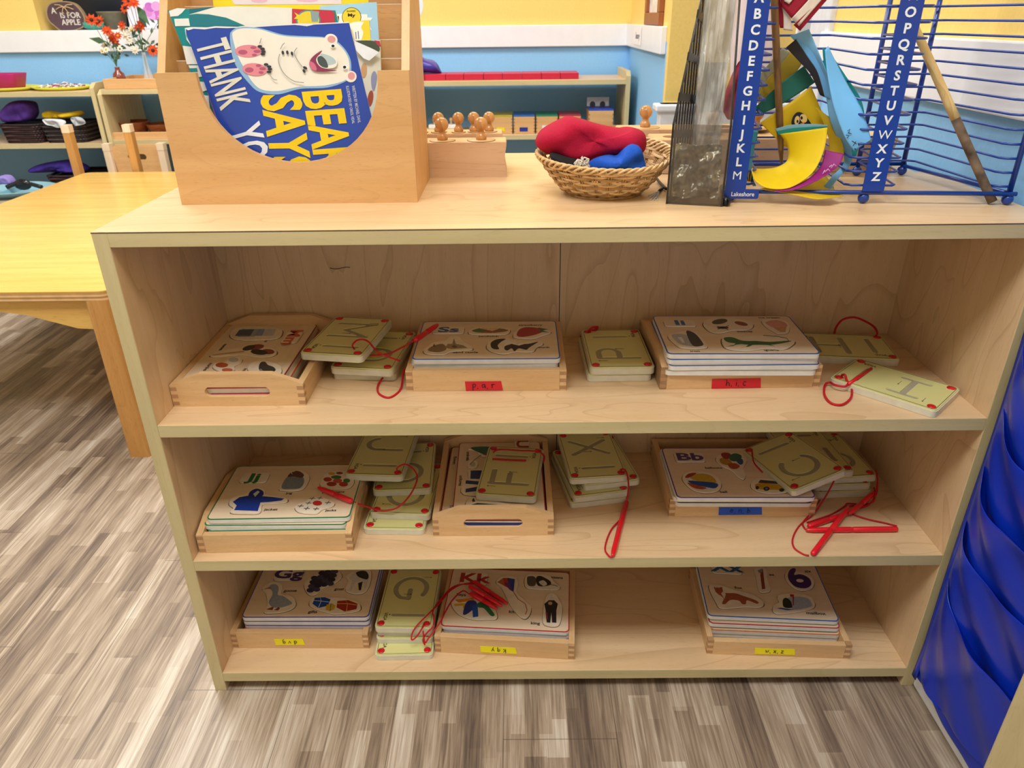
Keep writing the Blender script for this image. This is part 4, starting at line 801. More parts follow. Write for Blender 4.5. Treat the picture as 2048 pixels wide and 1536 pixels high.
paint(bk, pl, 9, 'bear_picture', [
    ('#8fb6d8', 'p', [(585, 270), (600, 225), (660, 198), (800, 205), (960, 250), (1080, 262), (1300, 275), (1400, 330), (1465, 430), (1470, 540), (1440, 590), (1300, 640), (1100, 650), (940, 690), (800, 672), (720, 605), (640, 500), (600, 400)]),
    (WHT, 'p', [(603, 262), (620, 225), (680, 208), (800, 215), (950, 258), (1080, 272), (1290, 280), (1390, 335), (1452, 430), (1455, 540), (1420, 590), (1280, 625), (1090, 635), (940, 665), (820, 655), (750, 600), (690, 500), (640, 400)]),
    (WHT, 'e', (1325, 290, 48, 42, 20)), ('#dd9a9c', 'e', (1328, 288, 30, 26, 15)), (WHT, 'e', (1470, 560, 42, 42, 0)), ('#dd9a9c', 'e', (1474, 556, 26, 28, 0)),
    ('#e08c98', 'e', (722, 374, 100, 46, 0)), ('#b45c78', 'e', (680, 382, 34, 18, 0)), ('#b45c78', 'e', (758, 348, 22, 11, 0)), ('#b45c78', 'e', (785, 375, 26, 11, 0)), ('#b45c78', 'e', (765, 402, 18, 9, 0)),
    ('#e08c98', 'e', (768, 508, 92, 46, 5)), ('#b45c78', 'e', (728, 512, 32, 19, 0)), ('#b45c78', 'e', (796, 480, 20, 10, 0)), ('#b45c78', 'e', (826, 502, 24, 11, 0)), ('#b45c78', 'e', (815, 530, 18, 9, 0))]
    + [('#3a3c44', 'e', (x, y, 17, 10, 0)) for x, y in ((806, 340), (826, 358), (832, 378), (828, 396), (852, 472), (874, 488), (880, 506), (874, 526))]
    + [('#3a3c44', 'e', (x, y, 9, 15, -12)) for x, y in ((975, 386), (1008, 384), (1042, 392))] + [('#3a3c44', 'e', (1138, 497, 17, 10, 30)), ('#3a3c44', 'e', (1130, 520, 15, 9, 60))]
    + [('#8d3a5a', 'p', [(1262, 370), (1200, 410), (1170, 455), (1180, 500), (1230, 525), (1370, 518), (1290, 505), (1240, 480), (1235, 420)]), ('#d0708c', 'p', [(1172, 450), (1205, 465), (1222, 500), (1215, 518), (1180, 500)]),
       (WHT, 'p', [(1220, 430), (1270, 385), (1330, 400), (1370, 440), (1360, 490), (1290, 502), (1240, 480)]), ('#b4c4c8', 'p', [(1250, 395), (1330, 415), (1365, 455), (1330, 475), (1290, 470)]), ('#4c5658', 'p', [(1228, 425), (1255, 410), (1290, 440), (1306, 490), (1275, 494), (1240, 470)]),
       ('#ffffff', 'e', (1340, 335, 18, 14, 0)), ('#26282c', 'e', (1342, 337, 12, 10, 0)), ('#ffffff', 'e', (1430, 492, 18, 15, 0)), ('#26282c', 'e', (1427, 492, 12, 11, 0)),
       ('#9ca0a0', 'l', [(955, 395), (945, 450), (980, 530), (1050, 590), (1130, 605)]), ('#9ca0a0', 'l', [(820, 280), (808, 320)]), ('#9ca0a0', 'l', [(1080, 350), (1060, 390), (1090, 450), (1120, 490)]), ('#9ca0a0', 'l', [(880, 545), (910, 580), (935, 585)]), ('#9ca0a0', 'l', [(960, 360), (975, 330), (990, 315)])])
print_text(bk, pl, 9, 'cover_lettering', [
    ('THANK', (330, 325), (520, 812), (560, 268), '#dcd8cc', 0.02), ('YOU', (562, 950), (690, 1330), (802, 880), '#e6e8f0', 0.02),
    ('SAYS', (800, 695), (900, 1260), (1105, 690), '#ecc81c', 0.03), ('BEAR', (1110, 672), (1215, 1240), (1400, 650), '#ecc81c', 0.03),
    ('WRITTEN BY MICHAEL DAHL', (1475, 628), (1522, 900), (1498, 624), '#c8ccd8', 0.01), ('ILLUSTRATED BY ORIOL VIDAL', (1434, 630), (1480, 905), (1455, 628), '#c8ccd8', 0.01)])
paint(bk, pl, 9, 'worn_edge', [('#e8e8ea', 's', [(255, 205), (300, 198), (420, 200), (480, 192), (640, 196), (700, 188), (900, 184), (1060, 172), (1200, 172), (1455, 160), (1455, 168), (1200, 180), (1150, 192), (1060, 182), (900, 190), (760, 200), (640, 203), (560, 206), (480, 203), (400, 215), (320, 210), (280, 222), (262, 212)]), ('#d8dae0', 's', [(255, 205), (263, 212), (268, 290), (300, 330), (262, 255)])])
bk2, pl2 = book('large teal picture book with torn top edge standing right behind the blue bear book', [(335, 20), (671, 22), (745, 325), (458, 325)], 0.1660, 0.1940, flat('#1c8a8a', 0.35, 0.4, 0.03, 30), wav=0.0016)
paint(bk2, pl2, 9, 'cover_picture', [('#e8e4da', 's', [(285, 108), (350, 78), (460, 52), (640, 46), (820, 50), (1040, 58), (1060, 180), (700, 190), (560, 130), (430, 105), (340, 100)]), ('#24707c', 's', [(288, 65), (480, 50), (290, 105)]), ('#2c7a86', 's', [(290, 110), (430, 108), (560, 135), (660, 190), (300, 200)]),
    ('#e9eae6', 's', [(140, 80), (200, 60), (262, 62), (235, 95), (205, 118), (150, 122)]), ('#e9e8e2', 's', [(178, 138), (284, 135), (294, 190), (186, 192)]), ('#e9e8e2', 's', [(240, 335), (330, 345), (360, 470), (270, 470)]), ('#e9e8e2', 's', [(282, 478), (370, 478), (392, 560), (310, 570), (300, 520)]), ('#e9e8e2', 's', [(300, 590), (400, 600), (420, 660), (330, 690)]), ('#e9e8e2', 's', [(340, 690), (430, 700), (450, 880), (440, 880), (380, 760)]),
    ('#1c8a8a', 's', [(284, 500), (345, 498), (352, 525), (300, 530)]),
    ('#c43a4c', 's', [(1040, 65), (1330, 78), (1350, 95), (1352, 170), (1040, 175)]), ('#4c8c9c', 'e', (1160, 150, 90, 78, 0)), ('#e6cc3c', 'e', (1160, 150, 80, 68, 0)), ('#8ca0a0', 's', [(1175, 80), (1240, 85), (1230, 160), (1185, 160)]), ('#e6cc3c', 's', [(1058, 90), (1090, 110), (1115, 105), (1095, 140), (1055, 140), (1075, 118)])])
print_text(bk2, pl2, 9, 'badge_lettering', [('BE', (1185, 85), (1225, 150), (1235, 85), '#b02c50', 0.03), ('IC', (1120, 118), (1150, 160), (1165, 112), '#2c4c4c', 0.02)])
bk3, pl3 = book('light blue picture book with a yellow My badge standing behind at the right', [(640, 12), (753, 4), (772, 300), (655, 300)], 0.2060, 0.2230, flat('#a8d2ec', 0.35, 0.4, 0.03, 30))
paint(bk3, pl3, 9, 'cover_picture', [('#f4f4ee', 's', [(1350, 108), (1400, 100), (1590, 105), (1590, 128), (1630, 130), (1600, 165), (1622, 222), (1590, 200), (1350, 190)]), ('#222222', 'e', (1475, 125, 71, 71, 0)), ('#f2d43c', 'e', (1475, 125, 67, 67, 0))])
print_text(bk3, pl3, 9, 'badge_lettering', [('My', (1448, 128), (1502, 130), (1448, 98), '#26221c', 0.03), ('SHARED', (1440, 88), (1505, 86), (1440, 76), '#26221c', 0.01), ('I', (1362, 155), (1382, 155), (1362, 118), '#26221c', 0.02)])
bk4, pl4 = book('yellow and white picture book between the bear book and the light blue one', [(688, 44), (738, 40), (760, 310), (715, 310)], 0.1630, 0.1900, flat('#f0d03a', 0.35, 0.4, 0.05, 30))
paint(bk4, pl4, 9, 'cover_picture', [('#f4f2ea', 'p', [(1468, 170), (1560, 160), (1545, 200), (1560, 240), (1540, 300), (1500, 300), (1480, 230)]), ('#5c6c9c', 's', [(1502, 235), (1508, 232), (1512, 285), (1506, 285)]), ('#5c6c9c', 's', [(1520, 228), (1526, 228), (1530, 285), (1524, 285)])])
bk5, pl5 = book('pale spotted picture book with a torn white corner at the right of the bear book', [(705, 80), (760, 80), (768, 310), (735, 310)], 0.1590, 0.1830, flat('#d4d2c6', 0.4, 0.4, 0.05, 30))
paint(bk5, pl5, 9, 'cover_picture', [('#4c5444', 'p', [(1490, 305), (1600, 296), (1660, 310), (1682, 360), (1660, 380), (1590, 350)]), ('#b83a4c', 's', [(1640, 295), (1680, 300), (1690, 345), (1665, 330)]), ('#c49a72', 'e', (1565, 515, 21, 55, 3)), ('#9c4a3a', 'e', (1612, 720, 20, 60, 8)), ('#8c90b4', 'p', [(1640, 520), (1660, 560), (1640, 660), (1622, 640), (1618, 560)])])
q = MB(); P = on(pl5, 9, [(1500, 300), (1640, 362), (1682, 385), (1610, 445), (1570, 430), (1515, 372)], 0.006); q.add(P, [tuple(range(len(P)))], flat('#e6e8ee', 0.6)); o = q.obj('torn_corner', bk5, solid=0.0005); o['label'] = 'torn white paper corner folded forward'
bk6, pl6 = book('picture book with a yellow and pink cover, rearmost in the organizer', [(425, -12), (736, -14), (745, 200), (440, 200)], 0.2350, 0.2560, flat('#ecd832', 0.35, 0.4, 0.05, 20))
paint(bk6, pl6, 9, 'cover_picture', [('#e6dce4', 's', [(560, -60), (1400, -60), (1400, 30), (620, 34)]), ('#e6b8d0', 'e', (800, 5, 60, 16, 0)), ('#e6b8d0', 'e', (1150, 0, 80, 14, 0))])
bk7, pl7 = book('pink picture book peeking out between the teal cover and the bear book', [(415, 185), (450, 185), (480, 320), (456, 320)], 0.1630, 0.1850, flat('#c07ac0', 0.4, 0.4, 0.2, 300))

# ================================================================== KNOBBED CYLINDER BLOCKS
def block(label, x0, x1, y0, y1, z1, holes=()):
    t = thing('cylinder_block', label, 'toy block', (0, 0, 0)); h_ = z1 - H
    q = MB(); n = 12; prof = []
    for k in range(n + 1): u = k / n; prof.append((x1 - 0.0035 * math.sin(math.pi * u) ** 2 if True else x1, H + h_ * u))
    q.prism([(x0, H)] + prof + [(x0, z1)], 0, y1 - y0, wood('blockwood', '#d8b392', '#caa280', '#a88462', 'x', fine=0.8, rings=0.35), MXZ(y1)); q.obj('body', t, bevel=0.0025)
    q = MB(); q.box((x0 + .002, y0 + .002, z1 - .001), (x1 - .002, y1 - .002, z1 + .0003), beech('x')); q.obj('top_face', t)
    for cx, r in holes:
        q = MB(); q.lathe([(r, 0), (r, .0003)], flat('#8a6238', 0.8), 28, Matrix.Translation((cx, (y0 + y1) / 2, z1 + .0002))); q.obj('socket', t)
    return t
def knob(label, x, y, z, r, s=1.0, group='knobbed wooden cylinders'):
    t = thing('knobbed_cylinder', label, 'wooden cylinder', (x, y, z), group=group)
    q = MB(); q.lathe([(r + .0008, 0), (r + .0008, .0004)], flat('#7a5634', 0.8), 28); q.lathe([(r, 0), (r, .0008)], beech('x'), 28); q.obj('cylinder_top', t)
    q = MB(); m_ = wood('knobwood', '#cf9a62', '#bd8650', '#96643a', 'z', fine=1.5, rough=0.2); a = [(.0074, .0008), (.0080, .0030), (.0078, .0060), (.0064, .0082), (.0048, .0105), (.0047, .0130)]
    a += [(.0098 * math.sin(math.radians(t_a)), .0225 - .0098 * math.cos(math.radians(t_a))) for t_a in range(32, 181, 10)]
    q.lathe([(max(p[0], 1e-4) * s, p[1] * s) for p in a], m_, 20); q.obj('knob', t); return t
block('long wooden cylinder block behind the book organizer, its right end free', 0.235, 0.5200, 0.3230, 0.3800, 0.8690)
block('rear wooden cylinder block with rounded end behind the front one', 0.235, 0.5130, 0.3850, 0.4400, 0.8740)
for i, (x, r) in enumerate(((0.4785, .0225), (0.4150, .0205), (0.3530, .0185))): knob(('largest free', 'second free', 'third free')[i] + ' knobbed cylinder of the front block', x, 0.3470, 0.8695, r, 1.12)
for i, (x, y, r) in enumerate(((0.4900, .4080, .0130), (0.4640, .4080, .0105), (0.4380, .4050, .0115), (0.4040, .4080, .0130), (0.3720, .4080, .0130))): knob('knobbed cylinder of the rear block, %s counted from its right end' % ('first', 'second', 'third', 'fourth', 'fifth')[i], x, y, 0.8745, r, 1.0)
block('rear cylinder block at the right, behind the wicker basket', 0.7160, 1.1000, 0.4250, 0.4900, 0.8720, holes=((0.90, .02),))
block('front cylinder block at the right, seen through the wire rack', 0.7620, 1.1580, 0.3400, 0.4150, 0.8670, holes=((0.795, .0135),))
knob('knobbed cylinder standing left above the red cloth', 0.7640, 0.4550, 0.8722, .025, 1.15)
for i, (px, py) in enumerate(((1420, 262), (1512, 258), (1628, 262))): 
    p = at(px, py, z=0.8722); knob(('knobbed cylinder seen through the clear file holder', 'reddish knobbed cylinder seen right of the letter I strip', 'knobbed cylinder seen behind the blue papers')[i], p.x, p.y, 0.8722, .02, 1.1)

# ================================================================== BASKET WITH CLOTHS
def wicker_basket(label, cx, cy, r0, r1, h_, tilt):
    t = thing('wicker_basket', label, 'basket', (cx, cy, H), (0, 0, math.radians(-8)))
    ma, mb_ = flat('#dcb884', 0.45, 0.5, 0.2, 90), flat('#b48c5a', 0.5, 0.4, 0.25, 90)
    def R(u): return r0 + (r1 - r0) * (u ** 0.8)
    def pt(a, u, off=0.0):
        r = R(u) + off; ry = r * 0.93; return (r * math.cos(a), ry * math.sin(a), 0.003 + u * h_ * (1 + tilt * math.sin(a)) + 0.002 * math.sin(2 * a) * u)
    ns = 26
    for k in range(ns):
        q = MB(); a = 2 * math.pi * k / ns
        for d in (-0.02, 0.02): q.tube([pt(a + d, u / 6, 0.0006) for u in range(7)], 0.0012, mb_, 5)
        q.obj('stake', t)
    rows = 9
    for j in range(rows):
        q = MB(); u = (j + 0.5) / rows * 0.86; N = ns * 6
        for dd in ((0.0, 0.35) if j % 3 else (0.0, 0.3, 0.6)):
            q.tube([pt(2 * math.pi * i / N, u + dd * 0.07, 0.0024 * math.cos(math.pi * i / 6 + math.pi * j)) for i in range(N)], 0.0012, ma if (j % 3) else mb_, 5, closed=True)
        q.obj('weaver', t)
    for j in range(4):   # braided rim: waves crossing outward
        q = MB(); N = ns * 6
        q.tube([pt(2 * math.pi * i / N, 0.93 + 0.09 * math.sin(2 * math.pi * i / N * (ns / 2) + j * math.pi / 2), 0.003 * math.cos(2 * math.pi * i / N * (ns / 2) + j * math.pi / 2)) for i in range(N)], 0.0018, ma, 6, closed=True); q.obj('rim_braid', t)
    q = MB(); q.lathe([(1e-4, 0.0), (r0, 0.0), (r0 + .001, .003), (1e-4, .004)], mb_, 30, cap=False); q.obj('base', t)
    return t
bs = wicker_basket('woven wicker basket holding red and blue cloths on the shelf top', 0.6640, 0.2020, 0.056, 0.0985, 0.055, 0.16)
def cloth(name, label, cat, outl, ydep, thick, mat_, folds, seed, sub=2):
    """soft folded bundle: pixel outline at depth ydep, puffed up to a rounded body with folds"""
    rnd = random.Random(seed); q = MB(); L = [at(px, py, y=ydep) for px, py in outl]; L = [Vector(v) for v in smooth_loop([tuple(v) for v in L], 4)]
    c = sum(L, Vector()) / len(L); rows = []; K = 9
    def ring(sgn, k):
        u = k / K; out = []
        for i, v in enumerate(L):
            p = c.lerp(v, math.sin(u * math.pi / 2) ** 0.9); d = thick * math.cos(u * math.pi / 2) ** 0.8
            fx = sum(a * math.sin(f * (p.x * ca + p.z * sa) + ph) for a, f, ca, sa, ph in folds) * math.cos(u * math.pi / 2) ** 0.4
            out.append(p + Vector((0, sgn * (d + fx), 0)))
        return out
    for k in range(0, K + 1): rows.append(ring(-1, k))
    for k in range(K - 1, -1, -1): rows.append(ring(1, k))
    q.grid(rows[::-1], mat_, True, closed=True); return tag(q.obj(name, sub=1), label, cat)
RC = flat('#ae1a3a', 0.85, 0.15, 0.10, 500, bump=0.25); BC = flat('#1f52b8', 0.8, 0.15, 0.10, 400, bump=0.25)
fold1 = [(0.009, 70, .8, .6, 0.3), (0.006, 118, .3, -.95, 1.0), (0.008, 52, -.5, .85, 2.0), (0.003, 210, .9, .2, 1.0)]
cloth('folded_cloth', 'crumpled crimson red cloth lying in the wicker basket', 'cloth', [(1070, 285), (1082, 262), (1120, 240), (1136, 233), (1160, 238), (1212, 252), (1252, 258), (1266, 256), (1285, 262), (1292, 276), (1288, 300), (1262, 310), (1200, 318), (1150, 324), (1110, 312), (1082, 300)], 0.205, 0.048, RC, fold1, 3)
cloth('folded_cloth', 'small rolled royal blue cloth in the front of the wicker basket', 'cloth', [(1176, 330), (1186, 318), (1215, 312), (1236, 314), (1250, 296), (1264, 288), (1280, 294), (1288, 315), (1290, 342), (1255, 348), (1215, 345), (1190, 342)], 0.150, 0.022, BC, [(0.006, 130, .7, .7, 0), (0.004, 210, -.4, .9, 1)], 4)
cloth('folded_cloth', 'black cloth under the red one in the wicker basket', 'cloth', [(1100, 306), (1130, 312), (1160, 322), (1158, 340), (1130, 345), (1108, 330)], 0.165, 0.022, flat('#17171b', 0.9), [(0.001, 100, 1, 0, 0)], 5)
q = MB(); rr_ = random.Random(2)
for k in range(26):
    c = at(1152 + rr_.random() * 24, 318 + rr_.random() * 14, y=0.128); q.tube(smooth_path([tuple(c + Vector((rr_.uniform(-.006, .006), rr_.uniform(-.003, .003), rr_.uniform(-.005, .005)))) for _ in range(4)], 4), 0.0009, flat('#dcd6cc', 0.8), 5)
tag(q.obj('cord_tassel'), 'frayed white cord bundle beside the blue cloth in the basket', 'cord')

# ================================================================== WIRE SORTER RACK
RB = flat('#0e3a94', 0.3, 0.5, 0.03, 30, coat=0.2)
rack = thing('wire_sorter', 'blue wire paper sorter with white letter strips A to M and N to Z', 'paper sorter', (0, 0, 0))
def RF(x): return 0.133 - (x - 0.822) * 0.098        # front line of the rack
fl = 0.0145
def post(x, y, z1=1.118):
    q = MB(); q.tube([(x, y, H + 0.012), (x, y, z1)], 0.0037, RB, 10); q.obj('post', rack)
    q = MB(); q.ball((x, y, H + 0.0075), 0.0075, RB); q.obj('ball_foot', rack)
post(0.834, RF(0.834)); post(1.0135, RF(1.0135) - 0.0005); post(1.2010, RF(1.2010)); post(0.895, 0.318); post(1.085, 0.305); post(1.158, 0.306)
def bar(name, pts, r=0.0022): q = MB(); q.tube(pts, r, RB, 8); q.obj(name, rack)
for z in (0.8295, 1.1175):
    bar('front_bar', [(0.820, RF(0.820) - .004, z), (1.2080, RF(1.208) - .004, z)], 0.0031); bar('back_bar', [(0.890, 0.321, z + 0.002), (1.163, 0.308, z + 0.002)], 0.0031)
    bar('side_bar', [(0.834, RF(.834), z), (0.895, .318, z)], 0.0028); bar('side_bar', [(1.201, RF(1.201), z), (1.158, .306, z)], 0.0028)
for k in range(15):
    z = 0.8385 + k * 0.0182
    pts = [(0.834, RF(.834), z), (0.858, RF(.858), z), (0.866, RF(.866) + .006, z), (0.896, 0.300, z), (0.905, 0.308, z), (1.000, 0.303, z), (1.006, 0.297, z), (0.988, RF(.988) + .007, z), (0.996, RF(.996), z), (1.048, RF(1.048), z), (1.053, RF(1.053) + .005, z), (1.079, 0.292, z), (1.087, 0.300, z), (1.160, 0.297, z), (1.168, 0.290, z), (1.180, RF(1.18) + .008, z), (1.187, RF(1.187), z), (1.203, RF(1.203), z)]
    out = []
    for a, b, c in zip(pts[:-2], pts[1:-1], pts[2:]): pass
    bar('shelf_wire', pts, 0.0016)
def strip(x0, x1, word):
    yy = RF(x0) - 0.0075; dx = x1 - x0; a = math.atan2(RF(x1) - RF(x0), dx)
    M = Matrix.Translation((x0, yy, 0.832)) @ Matrix.Rotation(a, 4, 'Z') @ Matrix.Rotation(math.pi / 2, 4, 'X')
    q = MB(); q.prism(rrect(dx, 0.288, .002, 3, dx / 2, 0.144), 0, 0.0022, flat('#0c3a9c', 0.35, 0.5, 0.02), M); o = q.obj('letter_strip', rack, bevel=0.0004)
    for i, ch in enumerate(word):
        q = MB(); put_text(q, ch, flat('#e6eefc', 0.5), M @ TM(dx / 2, (0.8515 - 0.832) + (12 - i) * 0.0180, 0.0026, 0.0158, 0, 1.05), bold=0.0 if ch in 'MNW' else 0.03); k = q.obj('printed_letter', o)
    return M
strip(0.8240, 0.8520, 'ABCDEFGHIJKLM'); strip(1.0065, 1.0345, 'NOPQRSTUVWXYZ')
M = Matrix.Translation((0.8225, RF(.8225) - .0078, 0.8235)) @ Matrix.Rotation(math.atan(-0.098), 4, 'Z') @ Matrix.Rotation(math.pi / 2, 4, 'X')
q = MB(); q.prism(rrect(0.048, 0.0125, .003, 4, .024, .003), 0, 0.002, flat('#0c3a9c', 0.35, 0.5, 0.02), M); o = q.obj('name_plate', rack)
q = MB(); put_text(q, 'Lakeshore', flat('#dde6f6', 0.5), M @ TM(0.0262, .003, .0024, .0082, 0, 0.92), bold=0.015); q.obj('printed_name', o)

# ================================================================== SMOKED FILE HOLDER
FA = math.radians(-16)
fh = thing('file_holder', 'tall smoked plastic file holder with slotted side, left of the wire rack', 'file holder', (0.7430, 0.1215, H), (0, 0, FA))
SM = glassy('#5a5046', 0.40, 0.08, 'smoked', 0.8); SM2 = glassy('#a8a296', 0.16, 0.08, 'grey_clear'); SMD = glassy('#2a2420', 0.92, 0.2, 'smoke_edge')
fw, fd, top = 0.0745, 0.100, 0.305
BL, BR = 0.026, fw - 0.012            # the plan narrows towards the back
q = MB(); q.box((0, 0, 0), (fw, 0.0022, 0.106), SM); q.obj('front_panel', fh, bevel=0.0006)
q = MB(); q.prism([(0, 0), (fw, 0), (BR, fd), (BL, fd)], 0, 0.003, SM); q.obj('bottom_panel', fh)
q = MB(); q.box((BL, fd - .002, 0.0), (BR, fd, top), SM2); q.obj('back_panel', fh)
def plane_M(x0, x1):    # local frame of a slanted side wall: (along, up, thickness)
    d = Vector((x1 - x0, fd, 0)); L = d.length; d.normalize(); n = d.cross(Vector((0, 0, 1)))
    return Matrix(((d.x, 0, n.x, x0), (d.y, 0, n.y, 0), (0, 1, 0, 0), (0, 0, 0, 1))), L
M1, L1 = plane_M(0, BL); e = 0.0036; FZ = lambda y: 0.106 + (top - 0.106) * min(1, y / (L1 * 0.9))
q = MB(); q.prism([(0, 0), (e, 0), (e, 0.110), (0, 0.106)], 0, .002, SMD, M1); q.prism([(0, .106), (e, .106), (L1 * .9 + e, top), (L1 * .9, top)], 0, .002, SMD, M1); q.obj('side_frame', fh)
for i in range(1, 10):
    q = MB(); y = L1 * i / 9.3; q.prism([(y, 0), (y + .0040, 0), (y + .0040, FZ(y)), (y, FZ(y))], 0, .002, SMD, M1); q.obj('side_bar', fh)
for z in (0.0, 0.042, 0.088, 0.134, 0.182, 0.232, 0.282):
    y0 = 0 if z < .106 else (z - .106) / (top - .106) * L1 * .9
    q = MB(); q.prism([(y0, z), (L1, z - .012), (L1, z - .002), (min(L1, y0 + .003), z + .010)], -.0002, .0022, SMD, M1); q.obj('side_rung', fh)
M2, L2 = plane_M(fw, BR)
q = MB(); q.prism([(0, 0), (L2, 0), (L2, top), (L2 * .9, top), (0, .106)], 0, .0018, SM2, M2); q.prism([(0, .106), (e, .106), (L2 * .9 + e, top), (L2 * .9, top)], -.0004, .0022, SMD, M2); q.prism([(0, 0), (e, 0), (e, 0.110), (0, 0.106)], -.0004, .0022, SMD, M2); q.obj('side_panel', fh)
# crumpled clear bag and foil packet inside
def crumple(name, label, cat, M, w_, h_, d_, mat_, seed, n=14, parent=None, amp=0.006):
    rnd = random.Random(seed); ph = [rnd.uniform(0, 6) for _ in range(6)]; rows = []
    for i in range(n + 1):
        r = []
        for j in range(n + 1):
            u, v = i / n - .5, j / n - .5
            k = amp * (math.sin(9 * u + ph[0] + 5 * v) + math.sin(14 * v + ph[1] - 7 * u) * .7 + math.sin(23 * u + ph[2]) * .4 + rnd.uniform(-.5, .5))
            r.append(M @ Vector((u * w_, d_ + k, v * h_)))
        rows.append(r)
    q = MB(); q.grid(rows, mat_, True); o = q.obj(name, parent, solid=0.0006, sub=1); return tag(o, label, cat) if label else o
MF = Matrix.Translation((0.7430, 0.1215, H)) @ Matrix.Rotation(FA, 4, 'Z')
crumple('plastic_bag', 'crumpled clear plastic bag standing inside the smoked file holder', 'bag', MF @ Matrix.Translation((fw / 2 + .006, 0, 0.180)), fw * .52, 0.235, 0.070, glassy('#dcd8ce', 0.55, 0.1, 'bag', 1.0), 11, n=34, amp=0.0055)
crumple('foil_packet', 'crumpled gold and grey packet at the bottom of the smoked file holder', 'packet', MF @ Matrix.Translation((fw / 2, 0, 0.043)), fw * .84, 0.072, 0.016, flat('#c9c0aa', 0.25, 0.8, 0.5, 120, metal=0.6), 12, n=30, amp=0.0045)
crumple('foil_packet', 'dark wrapped packet in the middle of the smoked file holder', 'packet', MF @ Matrix.Translation((fw / 2 + .006, 0, 0.145)), fw * .42, 0.065, 0.082, flat('#55514a', 0.4, 0.5, 0.4, 90), 13, n=12, amp=0.004)

# ================================================================== FLAG, STICKS, PAPERS
q = MB(); a, b = at(1547, -30, y=0.150), at(1563, 326, y=0.185); q.tube([tuple(a.lerp(b, k / 10)) for k in range(11)], .0042, wood('stickwood', '#9a7444', '#7c5a34', '#503a22', 'z', fine=1.2), 10, rr=[.0048] * 9 + [.004, .002])
tag(q.obj('flag_stick'), 'brown pointed wooden flag stick standing in the left half of the wire rack', 'stick')
a, b = at(1823, 40, y=0.190), at(1985, 404, y=0.098)
t = thing('wooden_stick', 'bare wooden stick with charred lower half leaning in the right of the rack', 'stick', (0, 0, 0))
m_ = a.lerp(b, .54)
q = MB(); q.tube([tuple(a.lerp(m_, k / 6)) for k in range(7)], .0058, wood('palestick', '#e0c48c', '#cfae74', '#a8844c', 'z'), 12, rr=[.0052, .0054, .0056, .0058, .006, .006, .0061]); q.obj('bare_end', t)
q = MB(); q.tube([tuple(m_.lerp(b, k / 6)) for k in range(7)], .006, flat('#6a5848', 0.7, 0.3, 0.75, 40), 12); o = q.obj('charred_end', t); o['label'] = 'charred dark lower end'
a, b = at(1780, -20, y=0.3), at(1786, 20, y=0.3)
def sheet(name, label, cat, left, right, cols, group=None, n=6, th=0.0006, rough=0.55, texts=()):
    """curled sheet between two measured edges; each edge = [(px, py, y)], cols = [(start fraction across, colour)]"""
    A = smooth_path([tuple(at(a, b, y=c)) for a, b, c in left], n); B = smooth_path([tuple(at(a, b, y=c)) for a, b, c in right], n)
    N = max(len(A), len(B))
    def rs(P): return [Vector(P[0]) if False else Vector(P[min(len(P) - 1, int(i * (len(P) - 1) / (N - 1)))]).lerp(Vector(P[min(len(P) - 1, int(i * (len(P) - 1) / (N - 1)) + 1)]), (i * (len(P) - 1) / (N - 1)) % 1) for i in range(N)]
    A, B = rs(A), rs(B); K = 12; q = MB()
    for c in range(len(cols)):
        f0 = cols[c][0]; f1 = cols[c + 1][0] if c + 1 < len(cols) else 1.0
        q.grid([[A[i].lerp(B[i], f0 + (f1 - f0) * k / K) for k in range(K + 1)] for i in range(N)], flat(cols[c][1], rough, 0.3, 0.05, 30), True)
    o = q.obj(name, solid=th); return tag(o, label, cat, group)
PG = 'curled colour sheets in the wire rack'
sheet('paper_sheet', 'light blue sheet with black writing, curled down at the right of the bundle', 'paper', [(1650, 100, .150), (1655, 150, .140), (1668, 215, .128), (1690, 275, .120), (1708, 302, .120)], [(1656, 92, .155), (1690, 160, .145), (1722, 215, .125), (1738, 262, .116), (1742, 280, .112)], [(0, '#74bcf8')], PG)
sheet('paper_sheet', 'long light blue sheet sweeping down from the middle of the rack', 'paper', [(1580, 72, .170), (1632, 130, .165), (1650, 180, .160), (1660, 240, .150), (1680, 290, .150), (1688, 325, .150), (1665, 352, .145), (1648, 372, .140)], [(1618, 58, .165), (1648, 130, .150), (1672, 190, .140), (1690, 250, .130), (1703, 300, .140), (1700, 330, .140), (1672, 362, .138), (1660, 382, .135)], [(0, '#7ab6e4')], PG)
sheet('paper_sheet', 'blue sheet with black inner face at the top of the bundle', 'paper', [(1572, 95, .168), (1600, 125, .165), (1622, 150, .162), (1640, 190, .160)], [(1616, 58, .168), (1634, 100, .160), (1652, 140, .155), (1662, 200, .150)], [(0, '#26242a'), (0.45, '#68a8e0')], PG)
sheet('paper_sheet', 'teal sheet at the right edge of the bundle behind the light blue one', 'paper', [(1645, 95, .180), (1650, 140, .180), (1670, 200, .180), (1690, 280, .165), (1702, 312, .155)], [(1660, 105, .185), (1690, 150, .190), (1722, 200, .190), (1728, 250, .180), (1712, 312, .160)], [(0, '#109aa4')], PG)
sheet('paper_sheet', 'faded yellow and grey sheet crossing behind the flag stick', 'paper', [(1565, 95, .200), (1540, 125, .200), (1514, 158, .200), (1508, 195, .200)], [(1608, 122, .196), (1580, 160, .196), (1552, 182, .198), (1526, 206, .200)], [(0, '#a8a890'), (0.35, '#c2a83a')], PG)
sheet('paper_sheet', 'dark green sheet lying slantwise above the yellow penguin sheet', 'paper', [(1608, 132, .180), (1570, 160, .182), (1530, 195, .184), (1507, 218, .186)], [(1630, 165, .178), (1590, 192, .180), (1552, 215, .182), (1520, 228, .186)], [(0, '#1f6458')], PG)
